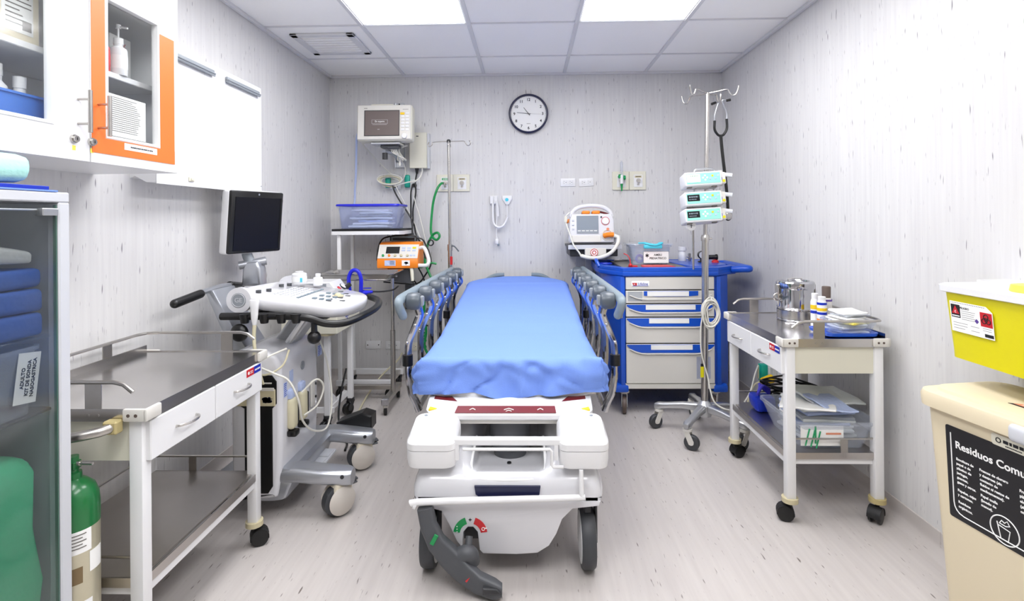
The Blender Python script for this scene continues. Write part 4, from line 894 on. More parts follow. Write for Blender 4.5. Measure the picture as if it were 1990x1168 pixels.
# sloped panel frame from (y3.60,z.962) to (3.665,1.05)
dv = Vector((0, .068, .10)).normalized(); nv = Vector((0, -.10, .068)).normalized()
Mp = Matrix(((1, 0, 0), tuple(), tuple())) if False else Matrix((Vector((1, 0, 0)), dv, nv)).transposed().to_4x4(); Mp.translation = Vector((-.8935, 3.631, 1.0))+nv*.001
obj('control_panel', B(Mp).box(-.138, .138, -.056, .055, 0, .003, .001, 1), 'offwhite', mb)
obj('display', B(Mp).box(-.085, .008, -.018, .036, .003, .0045), 'black', mb)
kn = B(Mp)
for k in range(5): obj('knob', B(Mp).lathe([(0, 0), (.0085, 0), (.008, .01), (0, .011)], M=T(-.1+k*.042, -.036, .003)), ['green', 'orange', 'putty', 'putty', 'putty'][k], mb)
bk = B(Mp)
for i in range(3):
    for j in range(2):
        if (i, j) != (2, 1): obj('button', B(Mp).box(.022+i*.037, .047+i*.037, .0+j*.02, .012+j*.02, .003, .006, .001, 1), 'packet_blue', mb)
obj('button', B(Mp).box(.096, .121, .020, .034, .003, .006, .001, 1), 'yellow', mb)
for i in range(2): obj('button', B(Mp).box(.085+i*.022, .10+i*.022, -.04, -.026, .003, .006, .001, 1), 'packet_blue', mb)
obj('data_sticker', B().box(-.98, -.905, 3.5935, 3.595, .905, .942), 'packet_blue', mb)
obj('data_sticker', B().box(-.862, -.807, 3.5935, 3.595, .905, .942), 'paper', mb)
sp = B()
for k in range(5): sp.box(-.945, -.915+RND.random()*.006, 3.5925, 3.5934, .912+k*.006, .914+k*.006); 
for k in range(9): sp.box(-.85+RND.random()*.02, -.835+RND.random()*.02, 3.5925, 3.5934, .91+RND.random()*.022, .912+RND.random()*.022)
obj('sticker_print', sp, 'ink', mb)
obj('carry_handle', B().tube([(-.752, 3.66, 1.022), (-.725, 3.655, 1.025), (-.705, 3.645, 1.0), (-.685, 3.63, .945), (-.685, 3.62, .92), (-.70, 3.615, .905), (-.752, 3.615, .905)], .013, 10), 'white', mb)
obj('foot', B().box(-1.01, -.975, 3.62, 3.66, .862, .888, .003, 1), 'white', mb)
obj('bracket_plate', B().prism([(-.99, .88), (-.83, .88), (-.80, .775), (-.99, .80)], 'y', 3.64, 3.655).box(-.985, -.83, 3.66, 3.93, .873, .887), 'darkgrey', u)
obj('bracket_column', B().box(-.92, -.87, 3.93, YB, .55, 1.12, .003, 1), 'darkgrey', u)
obj('hose_port', B().cyl((-.80, 3.62, .885), (-.79, 3.60, .80), .014, .011, n=12), 'ivory', u)
cr = B().box(-1.0, -.81, 3.84, 3.92, 1.0622, 1.098, .004, 1); 
obj('monitor_cradle', cr, 'bluegrey', u); obj('cradle_slot', B().box(-.985, -.825, 3.834, 3.842, 1.070, 1.088), 'black', u)
obj('cradle_bar', B().tube([(-1.0, 3.83, 1.066), (-1.0, 3.83, 1.098), (-.965, 3.83, 1.106), (-.845, 3.83, 1.106), (-.81, 3.83, 1.098), (-.81, 3.83, 1.066)], .005, 8, sm=False), 'black', u)
obj('cable', B().tube([(-1.0, 3.82, 1.10), (-1.05, 3.80, 1.08), (-1.075, 3.78, 1.02), (-1.08, 3.76, .93)], .006, 8), 'black', u)
obj('cable', B().tube([(-.81, 3.83, 1.09), (-.765, 3.83, 1.075), (-.74, 3.83, 1.03), (-.715, 3.82, .98), (-.70, 3.8, .90), (-.74, 3.79, .82), (-.80, 3.78, .76), (-.93, 3.70, .775), (-1.0, 3.64, .79)], .0055, 8).torus((-.71, 3.85, 1.05), .02, .005, axis='y'), 'black', u)
obj('cable', B().tube([(-.81, 3.66, .885), (-.805, 3.70, .80), (-.77, 3.74, .72), (-.80, 3.74, .62), (-.79, 3.76, .50), (-.75, 3.78, .45)], .005, 8).tube([(-.77, 3.7, .88), (-.745, 3.74, .81), (-.72, 3.75, .70), (-.71, 3.74, .58), (-.73, 3.70, .49), (-.69, 3.7, .47)], .005, 8), 'black', u)
vent_ = u
# black power cords hanging to the ventilator
def hang(label, pts, r, m): obj('power_cord', B().tube(pts, r, 7), m, vent_)
hang('black cord running from the left green-plug socket down behind the ventilator', [(-1.008, 3.945, 1.478), (-1.0, 3.945, 1.44), (-.965, 3.955, 1.37), (-.90, 3.955, 1.27), (-.85, 3.93, 1.19), (-.82, 3.87, 1.11), (-.77, 3.85, 1.02), (-.745, 3.84, .93)], .006, 'black')
hang('black cord hanging from the right green-plug socket in a gentle bow', [(-.861, 3.945, 1.478), (-.872, 3.94, 1.42), (-.874, 3.945, 1.33), (-.872, 3.94, 1.24), (-.86, 3.92, 1.17), (-.85, 3.88, 1.08)], .006, 'black')
hang('black cord leaving the bottom of the cream wall box', [(-.833, 3.965, 1.565), (-.838, 3.94, 1.50), (-.835, 3.935, 1.42), (-.856, 3.935, 1.30), (-.856, 3.93, 1.20), (-.855, 3.90, 1.12), (-.835, 3.875, 1.04)], .006, 'black')
hang('thin white cord crossing diagonally from the left socket to the hose', [(-.995, 3.935, 1.49), (-.94, 3.94, 1.38), (-.86, 3.94, 1.22), (-.78, 3.87, 1.06), (-.725, 3.84, .96)], .0035, 'cord_white')
hang('thin white cord hanging straight between the black cords and green hose', [(-.85, 3.95, 1.46), (-.845, 3.93, 1.38), (-.80, 3.91, 1.24), (-.755, 3.87, 1.08), (-.735, 3.85, .99)], .003, 'cord_white')

# loose cord on the floor under the sockets, black pedal
us_ = bpy.data.objects['ultrasound_machine']; obj('floor_cord', B().tube([(-.96, YB-.03, .21), (-.98, 3.93, .17), (-1.06, 3.80, .10), (-1.10, 3.60, .03), (-1.09, 3.40, .008), (-1.06, 3.20, .006), (-1.02, 3.02, .006)], .006, 7), 'cord_cream', us_)
obj('floor_cord', B().tube([(-1.13, 3.25, .30), (-1.125, 3.15, .20), (-1.09, 3.0, .10), (-1.04, 2.92, .03), (-.99, 2.85, .008), (-.97, 2.76, .008)], .006, 7), 'black', bpy.data.objects['drawer_trolley'])
# ================================================================== defibrillator on its shelf
u = thing('defibrillator', 'white defibrillator with orange paddles on the wall shelf', 'defibrillator', (.44, 3.7, 1.03))
ol = [(-.15, -.125), (.15, -.125), (.158, -.10), (.155, .03), (.135, .09), (.09, .122), (.03, .134), (-.03, .134), (-.09, .122), (-.132, .09), (-.152, .03), (-.158, -.10)]
M = FM('S', (.442, 3.66, 1.175), tilt=rad(-6))
# body with carrying handle opening
mb = obj('housing', B(M).prism([(-.15, -.125), (.15, -.125), (.156, -.10), (.154, .03), (.138, .075), (-.138, .075), (-.152, .03), (-.156, -.10)], 'z', -.16, 0, .012, 3), 'white_gloss', u)
obj('handle', B(M).tube([(-.142, .055, -.03), (-.132, .09, -.03), (-.09, .122, -.03), (-.03, .134, -.03), (.03, .134, -.03), (.09, .122, -.03), (.132, .09, -.03), (.142, .055, -.03)], .015, 12), 'white_gloss', mb)
obj('screen', B(M).box(-.105, .045, -.062, .062, -.001, .003), 'screen_grey', mb)
obj('key_strip', B(M).box(-.105, .045, -.062, -.034, .003, .0035), 'midgrey', mb)
sk = B(M)
for k in range(5): obj('soft_key', B(M).box(-.098+k*.028, -.078+k*.028, -.045, -.04, .0035, .0045), 'paper', mb)
obj('dial', B(M).lathe([(0, 0), (.024, 0), (.022, .008), (0, .009)], M=T(.093, .024, 0), n=24), 'white', mb)
obj('dial_mark', B(M).torus((.093, .024, .001), .028, .0015, n=28, m=6), 'padred', mb)
obj('shock_button', B(M).cyl((.108, -.032, 0), (.108, -.032, .006), .010, n=16), 'peach', mb)
for z in (-.03, .0, .03): obj('button', B(M).box(-.138, -.122, z-.006, z+.006, 0, .004, .001, 1), 'lightgrey', mb)
obj('charge_button', B(M).cyl((.065, .052, 0), (.065, .052, .005), .006, n=12), 'charcoal', mb)
obj('lower_drawer', B(M).box(-.14, .06, -.122, -.075, -.002, .006, .003, 1), 'offwhite', mb)
for s in (-1, 1): obj('paddle', B(M).box(s*.035-.028, s*.035+.028, .078, .102, -.10, -.03, .009, 2), 'orange', u)
obj('paddle_grip', B(M).tube([(.065, .095, -.06), (.10, .085, -.055), (.12, .078, -.05)], .007, 8), 'darkred', u)
obj('paddle', B(M).box(-.155, -.10, .075, .10, -.14, -.10, .01, 2, M=RZ(rad(20))), 'orange', u)
obj('connector', B(M).tube([(.08, -.078, .004), (.11, -.072, .018), (.145, -.072, .02)], .017, 10), 'orange', u)
obj('connector_well', B(M).torus((.105, -.072, .0), .036, .006, n=24, m=6), 'offwhite', mb)
obj('cable', B().tube([(.59, 3.63, 1.10), (.615, 3.62, 1.085), (.605, 3.60, 1.04), (.56, 3.59, .985), (.49, 3.585, .955), (.42, 3.585, .952), (.36, 3.60, .965)], .0125, 10), 'cord_white', u)
obj('cable', B().tube([(.29, 3.66, 1.26), (.262, 3.66, 1.23), (.262, 3.66, 1.19), (.285, 3.645, 1.12), (.31, 3.615, 1.04), (.345, 3.605, .99), (.36, 3.60, .962)], .0055, 8), 'cord_white', u)
obj('cable', B().tube([(.265, 3.70, 1.16), (.255, 3.72, 1.09), (.262, 3.75, 1.0), (.28, 3.78, .92), (.30, 3.8, .86)], .0028, 7), 'cord_white', u)
obj('lead_plug', B().box(.252, .272, 3.652, 3.672, 1.19, 1.235, .004, 1), 'ivory', u); obj('cord_clip', B().box(.60, .635, 3.63, 3.68, 1.0375, 1.10, .006, 2), 'lightgrey', u)
u = thing('defibrillator_shelf', 'dark wall bracket shelf carrying the white defibrillator', 'shelf', (.45, 3.85, .85))
obj('shelf_plate', B().box(.275, .64, 3.64, YB, 1.018, 1.030, .002, 1), 'darkgrey', u); obj('shelf_lip', B().box(.275, .64, 3.632, 3.64, 1.006, 1.036, .002, 1), 'lightgrey', u)
obj('drawer_box', B().box(.29, .62, 3.67, 3.98, .955, 1.017, .004, 1), 'charcoal', u)
fl = obj('front_box', B().box(.39, .535, 3.63, 3.70, .962, 1.014, .003, 1), 'offwhite', u)
obj('warning_disc', B(FM('S', (.452, 3.63, .985))).lathe([(0, 0), (.026, 0), (.026, .004), (0, .004)], n=28), 'paper', fl); obj('disc_ring', B(FM('S', (.452, 3.6255, .985))).torus((0, 0, 0), .024, .0022, n=28, m=6).torus((0, 0, 0), .013, .003, n=6, m=5), 'red', fl)
obj('bracket_arm', B().box(.43, .48, 3.957, YB, .80, .955, .004, 1), 'lightgrey', u)
obj('wall_plate', B().box(.36, .55, 4.008, YB, .78, 1.10, .002, 1), 'lightgrey', u)
# ================================================================== hospital stretcher
gx = -.076
G = thing('hospital_stretcher', 'white wheeled hospital stretcher with chrome side rails in the middle of the room', 'stretcher', (gx, 2.9, 0))
def gobj(name, b, m, parent=None, **k):
    b.bm.transform(T(gx, 0, 0) if b.M is None else T(gx, 0, 0) @ b.M); b.M = None
    return obj(name, b, m, parent or G, **k)
def gsplit(name, b, m, parent=None):
    b.bm.transform(T(gx, 0, 0)); return split(name, b, m, parent or G)
# --- base shell
def shell(y, hw, ztop, dip, zb):
    o = []
    for x in [-hw+hw*2*i/36 for i in range(37)]:
        a = abs(x); z = ztop
        if a < .15: z -= dip*min(1, (.15-a)/.03)
        e = (hw-a)
        if e < .05: z -= .05*(1-math.sqrt(max(0, 1-((.05-e)/.05)**2)))
        o.append((x, y, z))
    return o+[(hw, y, zb+.02), (hw-.02, y, zb), (-hw+.02, y, zb), (-hw, y, zb+.02)]
secs = [(1.795, .305, .30, 0, .252), (1.80, .318, .325, 0, .248), (1.825, .325, .345, .0, .247), (1.86, .325, .362, .03, .247), (1.95, .318, .385, .075, .247), (2.1, .30, .41, .11, .25), (2.3, .29, .415, .11, .25), (3.45, .29, .415, .11, .25), (3.6, .32, .37, .06, .25), (3.72, .325, .33, 0, .25)]
base = gobj('base_cover', B().rings([shell(*s) for s in secs]), 'white_gloss', ang=50)
ap = [(-.315, .262), (.315, .262), (.31, .245), (.22, .235), (.185, .20), (.165, .15), (.14, .11), (.10, .085), (.03, .08), (-.085, .082), (-.097, .095), (-.103, .155), (-.118, .172), (-.135, .172), (-.15, .155), (-.155, .10), (-.175, .125), (-.20, .18), (-.225, .225), (-.30, .245)]
gobj('apron', B().prism(ap, 'y', 1.79, 1.86, .006, 2), 'white_gloss')
gobj('apron_back', B().box(-.18, .16, 1.865, 2.0, .085, .25, .01, 2), 'darkgrey')
# navy badge on the well front
gobj('navy_badge', B().prism([(-.112, .312), (.112, .312), (.108, .285), (.085, .268), (-.085, .268), (-.108, .285)], 'y', 1.788, 1.800), 'navy', base)
# bezel ring around the well
gobj('well_trim', B().tube([(-.128, 2.05, .375), (-.132, 1.93, .352), (-.128, 1.86, .335), (-.10, 1.81, .326), (.10, 1.81, .326), (.128, 1.86, .335), (.132, 1.93, .352), (.128, 2.05, .375)], .005, 8), 'white_matte', base)
for y in (2.07, 3.35):
    gobj('lift_column', B().lathe([(0, .30), (.062, .30), (.066, .33), (.076, .34), (.082, .50), (0, .50)], (0, y, 0), 28), 'darkgrey')
gobj('well_button', B().cyl((0, 1.965, .295), (0, 1.965, .314), .008, n=14), 'black', base)
for y in (1.865, 3.56):
    for s in (-1, 1):
        w_ = gobj('wheel', B(T(s*.275, y, .1)).lathe([(.086, -.024), (.094, -.024), (.1, -.015), (.1, .015), (.094, .024), (.086, .024)], M=RY(PI/2), n=40), 'tyre')
        for q in (-1, 1):
            gobj('wheel_disc', B(T(s*.275+q*.0215, y, .1)).lathe([(0, -.004), (.087, -.004), (.082, .004), (.03, .008), (0, .008)], M=RY(q*PI/2), n=36), 'white', w_)
        gobj('wheel_fork', B().box(s*.275-.012, s*.275+.012, y-.03, y+.03, .195, .255, .004, 1).box(s*.275+.026, s*.275+.034, y-.028, y+.028, .09, .24, .003, 1), 'charcoal', w_)
# brake pedal
rs = []
for (x, y, z, hw, th) in ((-.275, 1.762, .255, .026, .012), (-.262, 1.755, .20, .027, .013), (-.235, 1.745, .150, .030, .014), (-.19, 1.735, .108, .036, .015), (-.145, 1.722, .072, .034, .015), (-.095, 1.705, .045, .030, .015), (-.04, 1.69, .034, .028, .014), (-.015, 1.685, .034, .018, .010)):
    rs.append([(x, y, z, hw, th)])
P = [r[0] for r in rs]; R2 = []
for i, p in enumerate(P):
    a = P[max(0, i-1)]; c = P[min(len(P)-1, i+1)]; d = Vector((c[0]-a[0], 0, c[2]-a[2])).normalized(); n_ = Vector((d.z, 0, -d.x))
    R2.append([Vector((p[0], p[1], p[2]))+n_*u_+Vector((0, v_, 0)) for u_, v_ in rrect(p[3]*2, p[4]*2+.012, .011, 4)])
bp = gobj('brake_pedal', B().rings(R2), 'darkgrey')
gobj('pedal_boss', B().tube([(-.155, 1.735, .11), (-.125, 1.735, .118), (-.118, 1.745, .085)], .028, 12).cyl((-.127, 1.76, .16), (-.13, 1.73, .12), .012, n=12), 'darkgrey', bp)
gobj('pedal_pad', B().prism([(-.075, .052), (-.03, .05), (-.015, .035), (-.075, .030)], 'y', 1.664, 1.69, .003, 1), 'charcoal', bp)
gobj('green_mark', B().box(-.246, -.232, 1.7235, 1.728, .150, .186, .001, 1, M=T(-.239, 0, .168) @ RY(rad(28)) @ T(.239, 0, -.168)), 'green', bp)
gobj('red_mark', B().box(-.125, -.107, 1.694, 1.697, .042, .075, .001, 1, M=T(-.116, 0, .0585) @ RY(rad(48)) @ T(.116, 0, -.0585)), 'red', bp)
# brake symbols on the apron
def arcpatch(a0, a1, r0, r1): 
    return [(-.127+r1*math.cos(rad(a0+(a1-a0)*k/8)), .150+r1*math.sin(rad(a0+(a1-a0)*k/8))) for k in range(9)]+[(-.127+r0*math.cos(rad(a1+(a0-a1)*k/8)), .150+r0*math.sin(rad(a1+(a0-a1)*k/8))) for k in range(9)]
gobj('steer_symbol', B().prism(arcpatch(172, 108, .036, .058), 'y', 1.7885, 1.792), 'green', base)
gobj('lock_symbol', B().prism(arcpatch(8, 72, .036, .058), 'y', 1.7885, 1.792), 'red', base)
sy = B().box(-.132, -.122, 1.788, 1.79, .1975, .1995).box(-.1278, -.1262, 1.788, 1.79, .1935, .2035)
gobj('neutral_symbol', sy, 'ink', base)
sw = B().torus((-.083, 1.788, .168), .005, .0012, axis='y', n=14, m=5).box(-.079, -.07, 1.7872, 1.7885, .1695, .172)
for k in range(3): sw.cyl((-.172, 1.789, .158+k*.009), (-.172, 1.787, .158+k*.009), .0018, n=8)
gobj('symbol_print', sw, 'paper', base)
# foot-end bumpers, crossbar and white lift rod
for s in (-1, 1):
    x0, x1 = s*.175, s*.345; lo, hi = min(x0, x1), max(x0, x1)
    b = B().rings([[((lo+hi)/2+x, (1.78+1.96)/2+y, z) for x, y in rrect(a, c_, .035, 5)] for a, c_, z in ((.15, .15, .368), (.164, .17, .374), (.17, .18, .40), (.17, .18, .432))])
    bm_ = gobj('foot_bumper', b, 'white')
    lid = []
    for a, c_, z, sl in ((.172, .182, .434, 0), (.172, .182, .455, 0), (.17, .178, .468, .12), (.15, .15, .488, .2), (.12, .12, .492, .2)):
        lid.append([((lo+hi)/2+x, 1.87+y, z+(y*sl)) for x, y in rrect(a, c_, .035, 5)])
    gobj('bumper_lid', B().rings(lid), 'white', bm_, ang=30)
    gobj('lid_screw', B().cyl((s*.30, 1.925, .498), (s*.30, 1.925, .5035), .007, n=12), 'midgrey', bm_)
    gobj('yellow_tab', B().box(s*.285-.017, s*.285+.017, 1.975, 2.01, .488, .508, .003, 1), 'signyellow')
    gobj('rail_hinge', B().cyl((s*.20, 2.03, .44), (s*.27, 2.03, .47), .012, n=12).box(s*.25-.03, s*.25+.03, 1.98, 2.03, .462, .485, .004, 1), 'steel')
gobj('crossbar', B().box(-.185, .185, 1.80, 1.826, .444, .468, .004, 1), 'white')
gsplit('crossbar_plate', B().box(-.178, -.165, 1.80, 1.81, .395, .447).box(.16, .173, 1.80, 1.81, .395, .447), 'white')
gobj('release_rod', B().tube([(-.15, 1.79, .437), (.145, 1.79, .437), (.150, 1.79, .43), (.150, 1.79, .385), (.155, 1.79, .378), (.19, 1.79, .378)], .0055, 8, sm=False), 'white')
gobj('lift_bar', B().tube([(-.305, 1.765, .258), (-.30, 1.765, .27), (0, 1.765, .28), (.24, 1.765, .288), (.248, 1.765, .295), (.248, 1.768, .33), (.248, 1.775, .375)], .0105, 12, k=3, rr=(.013, .007)), 'white')
# foot tray panel with red band
tp = [(1.950, .474), (1.938, .482), (1.938, .497), (1.99, .513), (2.03, .516), (2.60, .516), (2.60, .48), (2.05, .472)]
def halfw(y): return .30 if y < 1.98 else .315
b = B()
out = []
for hw, iy in ((.255, 1.93), (.29, 1.945), (.315, 1.985), (.318, 2.04)): pass
sec = []
for x, f in ((-.318, .10), (-.314, .06), (-.30, .03), (-.27, .008), (-.24, 0), (0, 0), (.24, 0), (.27, .008), (.30, .03), (.314, .06), (.318, .10)):
    sec.append([(x, y+f*max(0, (2.3-y)/.37), z) for y, z in tp])
fp = gobj('foot_panel', B().rings(sec), 'white', ang=30)
def slope(x, t, off=.0016): return (x, 1.940+t*.048-off*.3, .4978+t*.0148+off)
bnd = [slope(-.20, .18), slope(.175, .18), slope(.172, 1.0), slope(-.193, 1.0)]
t_ = B(); t_.rings([bnd, [(x, y-.0003, z+.0010) for x, y, z in bnd]]); band_ = gobj('red_band', t_, 'darkred', fp)
ch = B()
Ms = Matrix((Vector((1, 0, 0)), Vector((0, .048, .0148)).normalized(), Vector((0, -.0148, .048)).normalized())).transposed().to_4x4(); Ms.translation = Vector(slope(0, .59, .0032))
for cx_, s_, n_ in ((-.135, .011, 1), (0, .018, 2), (.117, .011, 1)):
    for k in range(n_):
        for q in (-1, 1):
            ch.prism([(cx_, .006-k*.011), (cx_+q*s_, -.002-k*.011*1.0), (cx_+q*s_, -.007-k*.011), (cx_, .0015-k*.011)] if k == 0 else [(cx_, .004-k*.009), (cx_+q*s_*.6, -.002-k*.009), (cx_+q*s_*.6, -.006-k*.009), (cx_, .0-k*.009)], 'z', 0, .0008, M=Ms)
gobj('chevrons', ch, 'offwhite', band_)
for s in (-1, 1): gobj('side_band', B().prism([(s*.20, 2.03), (s*.295, 2.06), (s*.30, 2.2), (s*.285, 2.2)], 'z', .5165, .5172), 'darkred', fp)
gobj('panel_under', B().box(-.20, .19, 1.952, 2.4, .458, .48, .008, 2), 'offwhite')
# litter deck
def outline(y0, y1, hw, r0, taper):
    o = [(-hw+r0, y0), (hw-r0, y0)]+[(hw-r0+r0*math.sin(rad(a)), y0+r0-r0*math.cos(rad(a))) for a in (22, 45, 67, 90)]
    o += [(hw, y1-taper*1.3), (hw*.96, y1-taper), (hw*.72, y1-taper*.28), (hw*.36, y1)]
    o += [(-x, y) for x, y in o[::-1] if y > y0+1e-6]
    return o
gobj('litter_deck', B().rings([[(x, y, z) for x, y in outline(2.088, 3.86, w2, .06, .2)] for w2, z in ((.31, .514), (.335, .519), (.338, .531), (.325, .536))]), 'white')
def ztop(y): return .662+max(0, (y-2.55))*.098
def hwy(y): return .345 if y < 3.66 else .345*(1-.62*min(1, (y-3.66)/.225)**2.2)
def bed(y): return .536+max(0, (y-2.55))*.098
gobj('mattress', B().rings([[(x, y, bed(y)+.062+z) for x, z in rrect(hwy(y)*2*f, .118*f, .03, 4)] for y, f in ((2.122, .9), (2.128, .97), (2.14, 1), (2.3, 1), (2.549, 1), (2.551, 1), (2.7, 1), (3.1, 1), (3.5, 1), (3.66, 1), (3.72, 1), (3.78, 1), (3.83, 1), (3.86, .97), (3.868, .85))]), 'mattress_navy')
gobj('backrest_frame', B().box(-.30, .30, 2.56, 3.80, .533, .545, M=T(0, 2.56, .54) @ RX(math.atan(.098)) @ T(0, -2.56, -.54)), 'lightgrey')
# head-end push handles
for s in (-1, 1):
    gobj('push_handle', B().tube([(s*.30, 3.84, .52), (s*.30, 3.90, .62), (s*.28, 3.905, .70), (s*.235, 3.905, .765), (s*.17, 3.905, .800), (s*.10, 3.905, .806)], .016, 10), 'bluegrey')
# --- side rails
def rounded(pts, f=.22):
    P = [Vector(p) for p in pts]; o = [P[0]]
    for a, b_, c in zip(P, P[1:], P[2:]): o += [b_+(a-b_)*f, b_+(a-b_)*f*.3+(c-b_)*f*.3, b_+(c-b_)*f]
    return [tuple(v) for v in o+[P[-1]]]
def side_rail(s):
    X = s*.452
    top = [(s*.440, 2.165, .822), (s*.444, 2.155, .838), (s*.449, 2.14, .862), (s*.452, 2.15, .884), (s*.454, 2.25, .888), (s*.454, 2.6, .885), (s*.452, 3.2, .878), (s*.45, 3.66, .872)]
    r = gobj('side_rail', B().tube(top, .0165, 12, flat=1.2).ball(top[0], .0175, n=8).ball(top[-1], .0175, n=8), 'bluegrey')
    for k, y in enumerate((2.22, 2.48, 2.75, 3.02, 3.30, 3.58)):
        z = .874-.004*k
        gobj('rail_knob', B().lathe([(0, -.034), (.024, -.034), (.034, -.026), (.037, -.01), (.037, .012), (.031, .026), (.018, .032), (0, .032)], M=T(s*.405, y, z) @ RY(-s*PI/2), n=22), 'knobgrey', r)
        gobj('knob_cover', B().box(s*.372-.010, s*.372+.008, y-.016, y+.016, z-.02, z+.022, .006, 2), 'midgrey', r)
        path = [(s*.395, y, z-.025), (s*.386, y+.005, z-.06), (s*.405, y+.006, .765), (s*.436, y+.009, .69), (s*.4385, y+.012, .56), (s*.425, y+.014, .48), (s*.405, y+.016, .44), (s*.392, y+.016, .405)]
        gobj('rail_tube', B().tube(rounded(path), .0135, 10, sm=False), 'chrome', r)
        gobj('rail_tube', B().tube([(x-s*.004, yy+.022, zz) for x, yy, zz in rounded(path[1:])], .0085, 8, sm=False), 'chrome', r)
        gobj('blue_strip', B().tube([(x-s*.010, yy+.014, zz) for x, yy, zz in path[:3]], .0075, 8, k=4), 'strip_blue', r)
        gsplit('pivot_pin', B().ball((s*.40, y-.012, .775), .008, n=6).ball((s*.436, y-.006, .70), .007, n=6), 'steel', r)
        if k in (0, 4): gobj('black_collar', B().cyl((s*.4375, y+.011, .60), (s*.4375, y+.012, .645), .022, n=16), 'black', r)
    gobj('lower_link', B().tube([(s*.392, 2.24, .42), (s*.392, 3.60, .42)], .012, 10, sm=False), 'steel', r)
    gsplit('link_bracket', B().box(s*.33, s*.395, 2.4, 2.46, .42, .52, .004, 1).box(s*.33, s*.395, 3.3, 3.36, .42, .52, .004, 1), 'steel', r)
side_rail(-1); side_rail(1)
# --- IV pole fixed to the head end, left corner
px_, py_ = -.482, 3.78
p = gobj('iv_pole', B().cyl((px_, py_, .50), (px_, py_, 1.03), .0155, n=16).cyl((px_, py_, 1.03), (px_-.004, py_, 1.78), .0105, n=14), 'steel')
gobj('hook', B().tube([(px_-.145, py_, 1.775), (px_-.152, py_, 1.752), (px_-.138, py_, 1.742), (px_-.122, py_, 1.756), (px_-.115, py_, 1.772), (px_-.06, py_, 1.777), (px_, py_, 1.778), (px_+.06, py_, 1.778), (px_+.105, py_, 1.778), (px_+.118, py_, 1.764), (px_+.13, py_, 1.748), (px_+.148, py_, 1.752), (px_+.153, py_, 1.772), (px_+.143, py_, 1.782)], .004, 8), 'steel', p)
gobj('hook', B().tube([(px_, py_-.06, 1.74), (px_, py_-.05, 1.765), (px_, py_, 1.778), (px_, py_+.05, 1.765), (px_, py_+.06, 1.745)], .004, 8), 'steel', p)
gobj('pole_cap', B().lathe([(0, 0), (.014, 0), (.014, .016), (.008, .022), (0, .022)], (px_-.004, py_, 1.77), 14), 'charcoal', p)
gobj('clamp_collar', B().cyl((px_, py_, .995), (px_, py_, 1.04), .019, n=16), 'steel', p)
gobj('clamp_lever', B().tube([(px_+.012, py_-.01, 1.03), (px_+.035, py_-.015, 1.025), (px_+.065, py_-.02, .99)], .005, 8), 'knobgrey', p)
gobj('red_tag', B().box(px_+.002, px_+.020, py_-.022, py_-.014, .895, .955, .003, 1), 'red', p)
gobj('black_collar', B().cyl((px_, py_, .69), (px_, py_, .73), .022, n=16), 'black', p)
gobj('pole_socket', B().box(px_-.02, -.30, py_-.018, py_+.018, .505, .535, .004, 1).cyl((px_, py_, .48), (px_, py_, .56), .022, n=16), 'steel', p)
# IV pole on right head corner is absent; a monitor of the rail ends there

